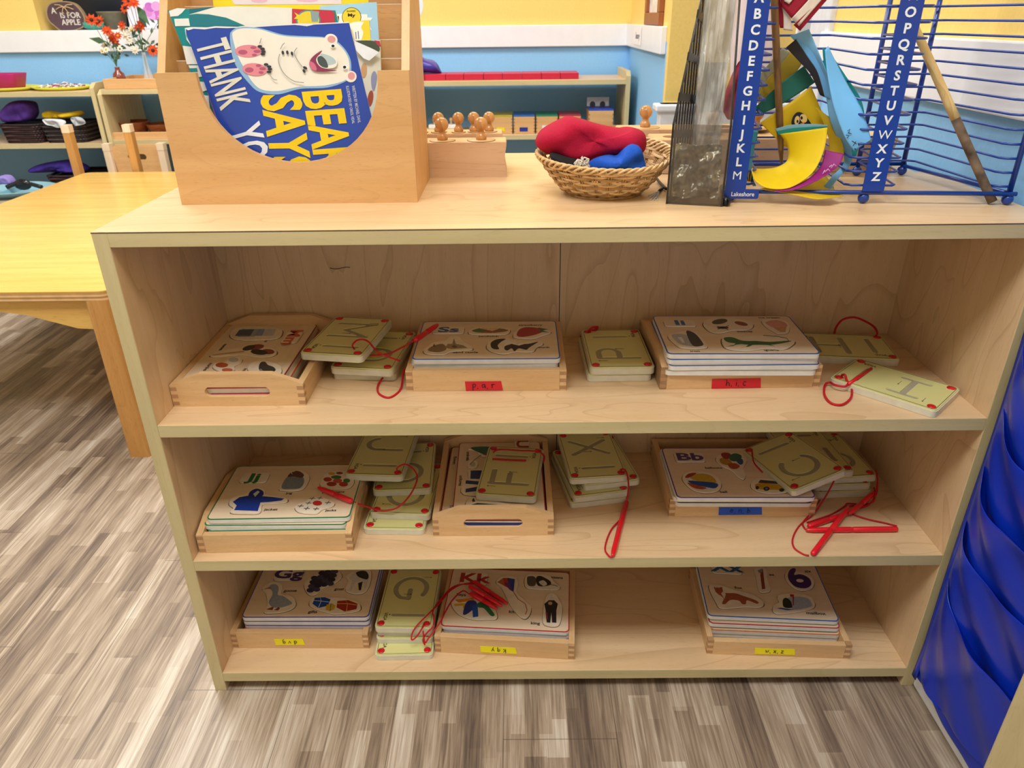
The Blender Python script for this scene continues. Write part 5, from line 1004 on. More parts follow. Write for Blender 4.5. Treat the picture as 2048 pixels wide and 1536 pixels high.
sheet('paper_sheet', 'yellow sheet with a printed penguin face behind the flag stick', 'paper', [(1622, 172, .176), (1580, 205, .178), (1545, 228, .180), (1520, 246, .182)], [(1660, 262, .168), (1640, 280, .172), (1600, 300, .176), (1565, 290, .180)], [(0, '#d0ac14')], PG)
pk = [o for o in bpy.data.objects if o.get('label', '').startswith('yellow sheet with a printed penguin')][0]
plp = (at(1600, 235, y=0.1735), Vector((0, -1, 0)))
paint(pk, plp, 0, 'printed_face', [('#22201e', 'p', [(1584, 250), (1583, 235), (1592, 224), (1604, 226), (1616, 240), (1618, 250)]), ('#e8c070', 'e', (1592, 240, 5, 9, 10)), ('#e8c070', 'e', (1605, 236, 7, 9, -20)), ('#22201e', 'e', (1593, 242, 2, 3, 0)), ('#22201e', 'e', (1601, 235, 2.4, 3.4, 0)), ('#e07a3c', 's', [(1598, 246), (1608, 243), (1604, 250)])], lift=0.004)
sheet('paper_sheet', 'large yellow sheet curled into a half pipe at the front of the rack', 'paper', [(1655, 255, .135), (1648, 300, .125), (1625, 345, .112), (1580, 375, .104), (1535, 376, .108), (1510, 360, .118), (1503, 338, .130)], [(1560, 268, .170), (1574, 290, .168), (1576, 318, .166), (1560, 332, .165), (1540, 337, .165), (1520, 338, .160), (1505, 337, .150)], [(0, '#e0c012')], PG, th=0.0009)
sheet('paper_sheet', 'teal torn strip along the upper rim of the large yellow sheet', 'paper', [(1655, 250, .136), (1620, 248, .150), (1580, 250, .162), (1550, 258, .172)], [(1655, 256, .137), (1622, 262, .150), (1585, 266, .162), (1556, 270, .172)], [(0, '#7fb2cc'), (0.4, '#1f8c84')], PG)
sheet('paper_sheet', 'purple sheet with white writing below the curled yellow one', 'paper', [(1650, 300, .132), (1640, 335, .124), (1610, 362, .112), (1570, 378, .106), (1545, 380, .108)], [(1688, 308, .120), (1676, 332, .112), (1640, 358, .106), (1595, 378, .103), (1555, 384, .104)], [(0, '#8c1a72')], PG)
sheet('paper_sheet', 'teal sheet edge under the curled yellow sheet at the left', 'paper', [(1497, 258, .175), (1496, 300, .172), (1498, 350, .160), (1506, 372, .150)], [(1517, 262, .160), (1508, 300, .156), (1503, 345, .146), (1512, 372, .138)], [(0, '#3c9cac')], PG)
sheet('paper_sheet', 'yellow sheet upright behind the purple one at the right of the curl', 'paper', [(1632, 215, .165), (1648, 250, .160), (1658, 280, .155), (1656, 305, .150)], [(1660, 235, .160), (1675, 262, .150), (1686, 290, .142), (1688, 308, .140)], [(0, '#c2a01c')], PG)
sheet('paper_sheet', 'yellow sheet lying lowest under the bundle on the shelf top', 'paper', [(1520, 378, .120), (1580, 388, .105), (1630, 398, .096), (1660, 396, .094)], [(1650, 350, .165), (1665, 370, .150), (1672, 385, .125), (1686, 392, .110)], [(0, '#d2b01e')], PG)
sheet('paper_sheet', 'yellow and black zebra striped scrap beside the letter M', 'paper', [(1492, 338, .150), (1490, 350, .148), (1494, 362, .146)], [(1508, 346, .146), (1506, 356, .144), (1504, 364, .142)], [(0, '#c8a828'), (.2, '#222018'), (.35, '#c8a828'), (.5, '#222018'), (.65, '#c8a828'), (.8, '#222018')], PG)
lb = [o for o in bpy.data.objects if o.get('label', '').startswith('light blue sheet with black')][0]
q = MB(); K2 = Matrix.Identity(4)
for pts in ([(1695, 262), (1700, 258), (1697, 266), (1703, 268)], [(1692, 270), (1698, 272), (1694, 276)], [(1706, 292), (1712, 283)], [(1704, 282), (1713, 288)], [(1718, 292), (1716, 286)], [(1709, 297), (1712, 299)]):
    q.tube([tuple(at(a, b, y=0.1115 if a > 1703 else .1175)) for a, b in pts], .0005, BLACK, 4)
q.obj('handwriting', lb)
pp = [o for o in bpy.data.objects if o.get('label', '').startswith('purple sheet')][0]
q = MB()
for pts in ([(1645, 348), (1650, 340)], [(1650, 344), (1656, 338), (1660, 342)], [(1658, 334), (1664, 330)], [(1662, 336), (1668, 328), (1672, 332)]):
    q.tube([tuple(at(a, b, y=.1085)) for a, b in pts], .0005, flat('#d8c8e0', .6), 4)
q.obj('handwriting', pp)
# flag
fl_ = thing('small_flag', 'small striped red and white flag drooping at the top of the wire rack', 'flag', (0, 0, 0))
def strp(l, r, c): 
    A = [tuple(at(*p[:2], y=p[2])) for p in l]; B = [tuple(at(*p[:2], y=p[2])) for p in r]; q = MB(); q.grid([[Vector(a).lerp(Vector(b), k / 8) for k in range(9)] for a, b in zip(smooth_path(A, 5), smooth_path(B, 5))], flat(c, .7, .2, .05, 200), True); q.obj('stripe', fl_, solid=.0006)
FR, FW = '#9c2236', '#e6d8cc'
strp([(1543, -20, .158), (1552, 20, .158), (1560, 56, .158)], [(1556, -20, .156), (1566, 25, .156), (1567, 56, .156)], FR)
strp([(1556, -20, .156), (1566, 25, .154), (1567, 60, .154)], [(1575, -20, .150), (1580, 30, .150), (1586, 62, .150)], FW)
strp([(1560, -25, .152), (1563, 12, .152)], [(1640, -25, .140), (1583, 37, .146)], FR)
strp([(1575, -25, .149), (1568, 2, .149)], [(1606, -25, .144), (1578, 8, .146)], FW)
strp([(1640, -25, .1395), (1583, 37, .1455)], [(1656, -15, .138), (1598, 52, .144)], FW)
strp([(1656, -15, .1385), (1587, 50, .1445)], [(1664, -12, .140), (1600, 62, .146)], FR)
q = MB(); rows = [[Vector(at(1460 + k * 12, -30 + i * 34 + (10 * math.sin(k) if i == 9 else 0), y=0.345 + .008 * math.sin(k * 1.3 + i * .5))) + Vector((0, 0, 0)) for k in range(9)] for i in range(8)]; q.grid(rows, flat('#eedcda', .75, .2, .04, 60), True); tag(q.obj('flag_cloth', solid=.0006, sub=1), 'pinkish white cloth hanging behind the letter strip A to M', 'cloth')
q = MB(); rows = [[Vector(at(a + (b - a) * k / 6, y_, y=0.33 + .006 * math.sin(k * 1.7 + i))) for k in range(7)] for i, (a, b, y_) in enumerate(((1478, 1500, 120), (1462, 1500, 150), (1452, 1492, 180), (1442, 1482, 205), (1446, 1478, 225), (1455, 1470, 240)))]; q.grid(rows, flat('#8f2434', .75, .2, .06, 60), True); tag(q.obj('flag_cloth', solid=.0006, sub=1), 'dark red cloth end hanging between the file holder and the letter strip', 'cloth')
# small things near the foot of the holder
q = MB(); q.tube(smooth_path([tuple(at(*p, z=H + .004)) for p in ((1314, 358), (1322, 368), (1333, 378))], 5), .0022, flat('#16161a', .5), 6, rr=None); q.tube([tuple(at(1328, 374, z=H + .003)), tuple(at(1318, 382, z=H + .003))], .002, flat('#16161a', .5), 6)
for k in range(9): q.tube([tuple(at(1318, 382, z=H + .003)), tuple(at(1296 + k * 2.4, 392 + (k % 3) * 4, z=H + .001))], .0006, flat('#c4c8cc', .4), 4)
tag(q.obj('feather_toy'), 'black wire tied with grey tinsel lying left of the file holder', 'trinket')
q = MB(); q.tube(smooth_path([tuple(at(*p, z=H + .006)) for p in ((1446, 376), (1449, 388), (1446, 398), (1450, 404), (1455, 402))], 5), .006, flat('#14161c', .3), 8); q.tube([tuple(at(1450, 368, z=H + .012)), tuple(at(1456, 375, z=H + .012))], .002, flat('#e0cc50', .4), 6)
tag(q.obj('black_clip'), 'glossy black clip with a yellow tip between the holder and the rack', 'clip')
# ================================================================== YELLOW TABLE AND CHAIRS
TZ = 0.470
tb = thing('activity_table', 'long honey coloured plywood table with rounded corners left of the shelf', 'table', (0, 0, 0))
q = MB(); q.prism(rrect(0.86, 1.54, 0.030, 6, -0.875, 1.535), TZ - 0.004, TZ, honey('x')); q.obj('tabletop', tb, bevel=0.001)
q = MB()
for k, c in enumerate(('#c99a62', '#e2c08c', '#b98650', '#e2c08c')): q.prism(rrect(0.860 - .0004 * k, 1.54 - .0004 * k, 0.030, 6, -0.875, 1.535), TZ - 0.004 - .0048 * (k + 1), TZ - 0.004 - .0048 * k, flat(c, .5, .4, .1, 40))
o = q.obj('ply_edge', tb); o['label'] = 'layered plywood edge of the tabletop'
for (lx, ly) in ((-0.482, 0.795), (-1.262, 0.795), (-0.482, 2.26), (-1.262, 2.26)):
    q = MB(); q.prism(rrect(0.058, 0.058, 0.009, 4, lx, ly), 0, TZ - 0.0232, honeydark('z')); q.obj('leg', tb)
for y in (0.79, 2.265):
    q = MB(); Z0 = TZ - 0.0232
    q.prism([(-1.232, Z0), (-0.511, Z0), (-0.511, Z0 - .085), (-0.56, Z0 - .082), (-0.68, Z0 - .045), (-0.80, Z0 - .028), (-0.94, Z0 - .028), (-1.06, Z0 - .045), (-1.18, Z0 - .082), (-1.232, Z0 - .085)][::-1], 0, 0.02, honey('x'), MXZ(y + .02)); q.obj('apron', tb)
for x in (-0.495, -1.262): q = MB(); q.box((x, 0.824, TZ - 0.10), (x + .02, 2.232, TZ - 0.0232), honey('y')); q.obj('apron', tb)
def chair(label, x, y, rot, back_panel=True, zt_=0.62, wdt=0.25, light=False, panel_z=0.52, sd=0.13):
    t = thing('child_chair', label, 'chair', (x, y, 0), (0, 0, math.radians(rot)), 'wooden chairs at the table'); w2 = wdt / 2
    mt = honeydark('z') if not light else birch('z')
    for sx in (-1, 1):
        q = MB(); q.prism(rrect(.032, .040, .005, 3, sx * w2, .125), 0, zt_ - .03, mt); q.obj('rear_post', t)
        q = MB(); q.prism(rrect(.034, .042, .005, 3, sx * w2, .125), zt_ - .03, zt_, birch('z')); o = q.obj('post_cap', t); o['label'] = 'paler top of the post'
        q = MB(); q.prism(rrect(.032, .034, .005, 3, sx * w2, .125 - sd), 0, .295, mt); q.obj('leg', t)
    q = MB(); q.prism(rrect(wdt + .03, sd + .05, .02, 4, 0, .128 - sd / 2), .295, .309, beech('x')); q.obj('seat', t)
    if back_panel:
        M = MXZ(.140); q = MB(); hw = w2 - .013; zb, z1 = panel_z - .13, zt_ - .006
        lo = [(-hw + .01, zb), (hw - .01, zb), (hw, z1 - .02), (hw - .02, z1), (-hw + .02, z1), (-hw, z1 - .02)]
        hx, hr, hz = .030, .013, z1 - .055
        right = [(hx + hr * math.sin(math.radians(a)), hz - hr * math.cos(math.radians(a))) for a in range(0, 181, 30)]; left = [(-a, b) for a, b in right]
        bot = [(-hw + .01, zb), (hw - .01, zb), (hw - .003, hz)] + [p for p in right if p[1] <= hz + 1e-6][::-1] + [p for p in left if p[1] <= hz + 1e-6] + [(-hw + .003, hz)]
        tp = [(hw - .003, hz), (hw, z1 - .02), (hw - .02, z1), (-hw + .02, z1), (-hw, z1 - .02), (-hw + .003, hz)] + [p for p in left if p[1] >= hz - 1e-6] + [p for p in right if p[1] >= hz - 1e-6][::-1]
        q.prism(bot, 0, .012, beech2('x'), M); q.prism(tp, 0, .012, beech2('x'), M); q.obj('back_panel', t)
    else:
        q = MB(); q.box((-w2, .118, .38), (w2, .132, .44), beech2('x')); q.obj('back_rail', t)
    return t
p1, p2 = at(132, 250, y=2.345), at(254, 249, y=2.345)
chair('wooden chair with two bare square posts at the far end of the table', (p1.x + p2.x) / 2, 2.345 - .125, 0, False, p1.z, abs(p2.x - p1.x))
p1, p2 = at(213, 287, y=2.555), at(321, 285, y=2.555)
chair('pale wooden chair with a hand hole in its backrest, behind the two posts', (p1.x + p2.x) / 2, 2.555 - .125, 0, True, p1.z, abs(p2.x - p1.x), light=True)

# ================================================================== LOW SHELVES ALONG THE BACK WALL
def low_shelf(label, x0, x1, yf, zt_, zs, right_up=0.035, left_up=0.035, mat_x=None):
    t = thing('low_bookshelf', label, 'bookshelf', (0, 0, 0), group='low bookcases on the back wall')
    for x, up in ((x0, left_up), (x1 - .02, right_up)):
        q = MB(); q.prism([(yf, 0), (YB - .03, 0), (YB - .03, zt_ + up), (yf + .03, zt_ + up), (yf, zt_ + up - .02)], 0, .02, edging('z'), MYZ(x)); q.obj('side_panel', t, bevel=.002)
    for z in [zt_] + zs: panel('shelf', (x0 + .02, yf + .004, z - .02), (x1 - .02, YB - .035, z), t, maple('x'), edging('x'))
    return t
YF = 2.65
low_shelf('low open bookcase at the right under the blue back wall', 0.03, 1.062, YF, 0.790, [0.555, 0.30, 0.06])
low_shelf('low open bookcase at the far left holding baskets', -2.75, -1.338, YF - .05, 0.768, [0.545, 0.30, 0.06])
t = low_shelf('low open bookcase beside the baskets with a wooden tray of bowls', -1.330, -0.35, YF - .05, 0.775, [0.560, 0.30, 0.06], left_up=0.0, right_up=0.0)
q = MB(); q.box((-1.330, YF - .05, 0.775), (-1.20, YB - .03, 0.782), edging('x')); 
# ridge board and flower tray on its top
p = at(184, 160, y=YF + .02)
tr = thing('flower_tray', 'wooden rimmed tray on the low bookcase carrying the vases', 'tray', (0, 0, 0))
x0, x1, y0, y1, z0 = -1.300, -0.90, YF - .03, YF + .24, 0.7755
for nm, a, b in (('rim', (x0, y0, z0), (x1, y0 + .014, z0 + .042)), ('rim', (x0, y1, z0), (x1, y1 + .014, z0 + .042)), ('rim', (x0, y0 + .014, z0), (x0 + .014, y1, z0 + .042)), ('rim', (x1 - .014, y0 + .014, z0), (x1, y1, z0 + .042)), ('bottom', (x0 + .014, y0 + .014, z0), (x1 - .014, y1, z0 + .008))):
    q = MB(); q.box(a, b, beech2('x')); q.obj(nm, tr, bevel=.002)
# ---- red boxes
xs = [at(px, 150, y=2.71).x for px in (800, 849, 891, 927, 967, 1005, 1044, 1083, 1121, 1158)]
for i in range(len(xs) - 1):
    q = MB(); q.box((xs[i] + .001, 2.71, 0.7905), (xs[i + 1] - .001, 2.86, 0.7905 + .0255), flat('#bf2340', .4, .4, .05, 10)); 
    tag(q.obj('red_block', bevel=.001), 'flat red wooden block on the right bookcase, %s from the left of its row' % ('first', 'second', 'third', 'fourth', 'fifth', 'sixth', 'seventh', 'eighth', 'last')[i], 'block', 'red wooden blocks in a row')
c = at(848, 130, y=2.79)
q = MB(); rows = []
for i in range(13):
    u = i / 12; r = .050 * math.sin(math.pi * min(1, .15 + u * .85)) ** .5 + .006 * math.sin(9 * u)
    rows.append([(c.x - .075 + u * .155 , 2.785 + 1.3 * r * math.cos(2 * math.pi * k / 16), 0.8165 + max(0, r * (1.0 - .45 * u) * (1 + math.sin(2 * math.pi * k / 16)) + .003 * math.sin(5 * k + 7 * u))) for k in range(16)])
q.grid(rows, flat('#3b2f9c', .3, .6, .12, 30), True, closed=True); o = tag(q.obj('plastic_bag', sub=1), 'shiny violet blue plastic bag lying on the red blocks', 'bag')
q = MB()
for dx, dz, r_ in ((0, .006, 12), (.012, .012, -20), (.004, .022, 70)): q.tube([tuple(at(838 + dx * 600, 127 + dz * 500, y=2.742)), tuple(at(842 + dx * 900, 121 + dz * 500 + r_ * .1, y=2.742))], .0016, flat('#cdd0ec', .4), 4)
q.obj('print_mark', o)
# ---- wooden boxes with coloured lids on the middle shelf
ZM = 0.5555
def bx_(label, pa, pb, hh, lid, tape_, y=2.70, d=.16):
    a, b = at(pa, 240, y=y), at(pb, 240, y=y); t = thing('lidded_box', label, 'box', ((a.x + b.x) / 2, y + d / 2, ZM), group='dovetailed boxes with coloured lids'); w2 = (b.x - a.x) / 2 - .001
    q = MB(); q.box((-w2, -d / 2, 0), (w2, d / 2, hh), beech2('x')); q.obj('body', t, bevel=.001)
    for sx in (-1, 1):
        for k in range(5):
            q = MB(); q.box((sx * (w2 + .0003) - (.005 if sx > 0 else 0), -d / 2 - .0006, .006 + k * hh / 5.4), (sx * (w2 + .0003) + (.005 if sx < 0 else 0), -d / 2 + .004, .012 + k * hh / 5.4), flat('#9c6c3c', .6)); q.obj('finger_joint', t)
    if lid: q = MB(); q.box((-w2, -d / 2, hh), (w2, d / 2, hh + .006), flat(lid, .4)); o = q.obj('lid', t, bevel=.001)
    if tape_: q = MB(); q.box((-.022, -d / 2 - .0012, .010), (.016 if tape_ != '#dfe6ee' else .028, -d / 2, .028 if tape_ != '#dfe6ee' else .036), flat(tape_, .4)); o = q.obj('tape_label', t)
    return t
hb = .075
bx_('wooden box with yellow lid edge and yellow tape label', 980, 1025, hb, '#b8a82c', '#ead41e')
bx_('wooden box with blue lid and dark blue tape label', 1027, 1070, hb, '#2c62a8', '#1c3490')
bx_('wooden box with green lid and white paper label', 1072, 1116, hb, '#23805a', '#dfe6ee')
bx_('wooden box with red lid partly hidden by the red cloth', 1118, 1162, hb, '#a8323c', None)
t = bx_('taller wooden box with blue lid at the right end of the shelf', 1177, 1227, .100, '#2c48b4', None, y=2.68, d=.14)
a, b = at(1174, 200, y=2.83), at(1218, 200, y=2.83)
q = MB(); q.box((a.x, 2.828, ZM), (b.x, 2.831, ZM + .145), flat('#dfe3e8', .5)); o = tag(q.obj('picture_card'), 'white card with two dark round shapes standing behind the tall box', 'card')
for px in (1185, 1205): q = MB(); c = at(px, 209, y=2.8275); q.prism(ell(c.x, c.z, .013, .015), 0, .0006, flat('#4c4650', .6), MXZ(2.8278)); q.obj('printed_circle', o)
t = thing('wooden_crate', 'low wooden crate with a hand slot at the right end of the shelf', 'crate', (0, 0, 0)); a, b = at(1150, 235, y=2.66), at(1248, 235, y=2.66)
q = MB(); q.box((a.x, 2.66, ZM), (b.x, 2.672, ZM + .038), honeydark('x')); q.obj('front_panel', t, bevel=.002)
q = MB(); q.box((b.x - .012, 2.672, ZM), (b.x, 2.675, ZM + .038), honeydark('x')); q.box((a.x, 2.672, ZM), (a.x + .012, 2.675, ZM + .038), honeydark('x')); q.obj('side_panel', t)
# ---- white blocks with knobs in a wooden holder
t = thing('block_holder', 'wooden holder with white blocks on the middle shelf behind the organizer', 'toy holder', (0, 0, 0)); a, b = at(795, 255, y=2.70), at(914, 255, y=2.70)
q = MB(); q.box((a.x, 2.70, ZM), (b.x, 2.84, ZM + .024), beech('x')); q.obj('base', t, bevel=.002)
for i, px in enumerate((838, 871, 905)):
    c = at(px - 4, 235, y=2.72); k = thing('knobbed_block', 'small white block with a wooden knob, %s in the holder' % ('left one', 'middle one', 'right one')[i], 'toy block', (c.x, 2.745, ZM + .0242), group='white knobbed blocks')
    q = MB(); q.box((-.026, -.025, 0), (.026, .025, .016), flat('#e8e6e0', .4)); q.obj('block_body', k, bevel=.002)
    q = MB(); q.lathe([(.006, .016), (.006, .020), (.0045, .023), (.0045, .026), (.008, .032), (.009, .038), (.006, .044), (.0005, .046)], beech2('z'), 14); q.obj('knob', k)
# ---- notices, frame, band label
c = at(838, 10, y=YB - .002)
q = MB(); q.prism(smooth_loop([(lambda p: (p.x, p.z))(at(x, y, y=YB)) for x, y in ((815, -8), (838, -12), (846, 6), (843, 28), (833, 36), (815, 34), (808, 12))], 5), 0, .001, flat('#d7e2ee', .6), MXZ(YB)); tag(q.obj('cloud_notice'), 'pale blue cloud shaped paper notice on the yellow wall', 'notice')
A = [at(px, py, x=1.098) for px, py in ((1283, 56), (1330, 55))]; y0, y1 = A[1].y, A[0].y; zf = .990
t = thing('framed_picture', 'brown wooden picture frame hanging on the short wall in the corner', 'picture frame', (0, 0, 0)); br = wood('walnut', '#a05c34', '#8c4c28', '#6a3418', 'z', rings=.2)
y0, y1 = 2.16, 2.50; zb = at(1306, 57, x=1.09).z; zb = at(1330, 52, x=1.09).z
for a, b in (((1.080, y0, zb), (1.099, y1, zb + .045)), ((1.080, y0, zb + .045), (1.099, y0 + .05, zb + .5)), ((1.080, y1 - .05, zb + .045), (1.099, y1, zb + .5)), ((1.080, y0, zb + .5), (1.099, y1, zb + .545))):
    q = MB(); q.box(a, b, br); q.obj('frame_bar', t, bevel=.003)
q = MB(); q.box((1.092, y0 + .05, zb + .045), (1.099, y1 - .05, zb + .5), flat('#e9e9ea', .3, .5, .25, 14)); q.obj('picture', t)
q = MB(); M = Matrix(((0, 0, -1, 1.0768), (-1, 0, 0, 2.62), (0, 1, 0, ZB0 + .05), (0, 0, 0, 1))); q.box((-.10, -.035, 0), (.10, .035, .0008), flat('#f2f2f6', .4), M); put_text(q, 'Sensory', flat('#6c6c74', .6), M @ TM(0, .0, .0012, .035), bold=.02); tag(q.obj('wall_label'), 'small white paper label reading Sensory on the white wall band', 'label')
# ---- niche: slate heart sign, bowl, planter, pink picture
t = thing('slate_sign', 'round dark wooden sign reading A IS FOR APPLE with a straw bow', 'sign', (0, 0, 0))
ps = Vector((0, YB + .04, 0)); ns = Vector((0, -1, 0))
def PX(L, y): return [(p.x, p.z) for p in (at(a, b, y=y) for a, b in L)]
q = MB(); out = smooth_loop(PX([(92, 20), (100, 6), (125, 2), (150, 8), (168, 30), (170, 48), (160, 58), (128, 64), (108, 52), (95, 38)], YB + .04), 5); q.prism(out, 0, .022, flat('#a08a6a', .6), MXZ(YB + .062)); q.obj('wooden_rim', t)
c0 = (sum(p[0] for p in out) / len(out), sum(p[1] for p in out) / len(out)); q = MB(); q.prism([(c0[0] + (a - c0[0]) * .93, c0[1] + (b - c0[1]) * .93) for a, b in out], .022, .0228, flat('#574048', .6), MXZ(YB + .062)); q.obj('painted_face', t)
for st, px, py, sz in (('A', 107, 22, .036), ('IS FOR', 140, 31, .034), ('APPLE', 142, 45, .034)):
    c = at(px, py, y=YB + .038); q = MB(); put_text(q, st, flat('#d8d0c8', .6), Matrix.Translation((c.x, YB + .0385, c.z)) @ Matrix.Rotation(math.pi / 2, 4, 'X') @ Matrix.Diagonal((sz, sz, 1, 1)), bold=.02); q.obj('painted_lettering', t)
q = MB(); c = at(128, 14, y=YB + .03)
for a in (20, 160, 200, 250, 290, 340): q.tube(smooth_path([tuple(c), tuple(c + Vector((.02 * math.cos(math.radians(a)), -.004, .014 * math.sin(math.radians(a)) + .004))), tuple(c + Vector((.045 * math.cos(math.radians(a)), 0, .03 * math.sin(math.radians(a)))))], 4), .002, flat('#cbb083', .7), 5)
q.obj('straw_bow', t)
def lathe_thing(name, label, cat, px, py, y, prof, mat_, seg=24, group=None, z=None):
    c = at(px, py, y=y); q = MB(); q.lathe(prof, mat_, seg); o = q.obj(name); o.location = (c.x, y, c.z if z is None else z); return tag(o, label, cat, group)
ZN = ZB1 + .002
trim('trim_niche', (NX0, YB, .955), (NX1, YB + .26, ZB1))
lathe_thing('glass_bowl', 'small teal glass bowl in the niche left of the planter', 'bowl', 190, 60, YB + .035, [(.03, 0), (.045, .01), (.048, .03), (.045, .031), (.042, .012), (.001, .006)], glassy('#4cb8a8', .75, .15, 'tealglass'), z=ZN)
lathe_thing('flower_pot', 'dull olive flower pot in the niche behind the orange daisies', 'pot', 230, 55, YB + .12, [(.052, 0), (.066, .07), (.070, .075), (.066, .078), (.05, .01), (.001, .01)], flat('#77705a', .5, .4, .1), z=ZN)
a, b = at(262, 62, y=YB + .05), at(336, 62, y=YB + .05)
t = thing('flower_picture', 'picture card with a pink blossom standing in the wall niche', 'picture', (0, 0, 0))
q = MB(); q.box((a.x, YB + .05, ZN), (b.x, YB + .056, ZN + .19), flat('#e8e2ee', .5, .4, .06, 10)); q.obj('card', t)
q = MB(); 
for k in range(6): c = at(308 + 13 * math.cos(k), 22 + 10 * math.sin(k), y=YB + .049); q.prism(ell(c.x, c.z, .024, .02, k * 40), 0, .0008 + k * .0001, flat(('#d488d0', '#c46cc4', '#e0a0dc')[k % 3], .5), MXZ(YB + .0498))
q.obj('printed_blossom', t)
# ---- vases with flowers on the tray
def flower(q, c, r, col, centre, n=8, seed=0):
    rnd = random.Random(seed); nv = Vector((rnd.uniform(-.5, .5), -1, rnd.uniform(-.2, .6))).normalized(); u = nv.orthogonal().normalized(); v = nv.cross(u)
    for k in range(n):
        a = 2 * math.pi * k / n; d = u * math.cos(a) + v * math.sin(a); s = u * math.cos(a + math.pi / 2) + v * math.sin(a + math.pi / 2)
        q.add([c, c + d * r * .5 + s * r * .22 + nv * .004, c + d * r, c + d * r * .5 - s * r * .22 + nv * .004], [(0, 1, 2, 3)], col, False)
    q.ball(tuple(c + nv * .002), r * .26, centre, 8)
def leaf(q, c, d, l, w_, mat_):
    d = d.normalized(); s = d.cross(Vector((0, -1, 0))).normalized(); q.add([c, c + d * l * .4 + s * w_, c + d * l, c + d * l * .4 - s * w_], [(0, 1, 2, 3)], mat_, False)
OR, CRM, GRN, DG = flat('#cc4a20', .7, .3, .25, 60), flat('#e8dccb', .7), flat('#4c6a4a', .6, .3, .3, 60), flat('#30483c', .6, .3, .2)
YV = YF + .10; ZV = 0.784
def vase(name, label, px, prof, mat_, stems, blooms, leaves, yv):
    c = at(px, 148, y=yv); t = thing(name, label, 'vase with flowers', (0, 0, 0))
    q = MB(); q.lathe(prof, mat_, 20, Matrix.Translation((c.x, yv, ZV))); q.obj('vase', t)
    top_ = Vector((c.x, yv, ZV + prof[-1][1])); 
    for i, (bx, by, r, col, ce) in enumerate(blooms):
        d = at(bx, by, y=yv + .02 * math.sin(i * 2.3)); q = MB(); mid = (top_ + d) / 2 + Vector((0, 0, .01)); q.tube(smooth_path([(c.x, yv, ZV + .02), tuple(top_), tuple(mid), tuple(d)], 4), .0012, GRN, 5); q.obj('stem', t)
        q = MB(); flower(q, d, r, col, ce, 9, i); o = q.obj('flower_head', t, solid=.0008)
    for i, (bx, by, dx, dz, l) in enumerate(leaves):
        d = at(bx, by, y=yv); q = MB(); leaf(q, d, Vector((dx, -.2, dz)), l, l * .2, DG if i % 2 else GRN); q.obj('leaf', t, solid=.0008)
B_ = flat('#3a2018', .6); Y_ = flat('#c8a02c', .6)
rl = random.Random(5)
vase('flower_vase', 'small reddish brown bottle vase with orange and cream artificial flowers', 237, [(.020, 0), (.026, .004), (.027, .03), (.024, .048), (.012, .060), (.010, .072), (.012, .076)], flat('#7c3426', .2, .6, .1, coat=.5), 5,
     [(183, 40, .030, OR, B_), (199, 43, .030, OR, B_), (214, 62, .026, OR, OR), (225, 76, .028, OR, OR), (232, 86, .026, OR, OR), (236, 72, .020, OR, Y_), (211, 92, .022, CRM, Y_), (205, 102, .016, CRM, Y_), (213, 100, .018, CRM, Y_), (222, 66, .02, CRM, CRM), (240, 98, .016, CRM, GRN)],
     [(212, 84, -1, .25, .07)] + [(225 + rl.uniform(-8, 25), 95 + rl.uniform(-5, 25), rl.uniform(-1, 1), rl.uniform(-.3, 1), .03) for _ in range(16)], YV)
vase('flower_vase', 'tall clear glass bud vase with orange and white artificial flowers beside the organizer', 296, [(.026, 0), (.026, .006), (.020, .03), (.011, .075), (.008, .12), (.009, .135)], glassy('#dfe6ea', .35, .05, 'glass', 1.0), 5,
     [(258, 2, .032, OR, B_), (250, 16, .028, OR, B_), (268, 6, .026, OR, OR), (283, 50, .032, OR, OR), (276, 56, .024, OR, OR), (306, 101, .030, OR, B_), (245, 58, .024, CRM, Y_), (252, 70, .026, CRM, CRM), (260, 82, .022, CRM, CRM), (264, 60, .024, CRM, Y_), (270, 100, .02, CRM, CRM), (244, 50, .02, OR, OR), (322, 36, .02, flat('#d6a0c0', .7), GRN)],
     [(272, 10, .6, -1, .10), (276, 20, .4, -1, .08)] + [(270 + rl.uniform(-8, 40), 72 + rl.uniform(-8, 22), rl.uniform(-1, 1), rl.uniform(-.6, 1), .032) for _ in range(22)] + [(318 + rl.uniform(-8, 10), 42 + rl.uniform(-12, 18), rl.uniform(-1, 1), rl.uniform(-.3, 1), .028) for _ in range(10)], YV + .03)
# ---- plates, pink dish
for i, (px, py, w_) in enumerate(((5, 178, .16), (121, 176, .135))):
    c = at(px, py, y=YF + .07); q = MB(); q.lathe([(w_ * .75, 0), (w_ * .86, .002), (w_, .014), (w_ * .97, .015), (w_ * .82, .005), (.001, .004)], flat('#dfe04a', .35, .5, .03), 32, Matrix.Diagonal((1, .8, 1, 1))); o = q.obj('plate'); o.location = (c.x, YF + .09, .7685); tag(o, ('yellow plate under the pink dish at the far left', 'yellow plate covered with shredded paper on the left bookcase')[i], 'plate', 'yellow plates')
q = MB(); c = at(10, 165, y=YF + .07); rows = []
for z, k in ((0, .8), (.002, .84), (.062, 1.0), (.064, 1.0), (.062, .97), (.006, .80)): rows.append([(a * k, b * k, z) for a, b in rrect(.23, .13, .03, 5)])
q.grid(rows, flat('#b4286c', .4, .4, .04), True, closed=True); q.prism([(a * .8, b * .8) for a, b in rrect(.23, .13, .03, 5)], 0, .004, flat('#b4286c', .4, .4, .04)); o = q.obj('plastic_dish'); o.location = (c.x - .03, YF + .07, .776); tag(o, 'deep magenta pink plastic dish on the yellow plate at the far left', 'dish')
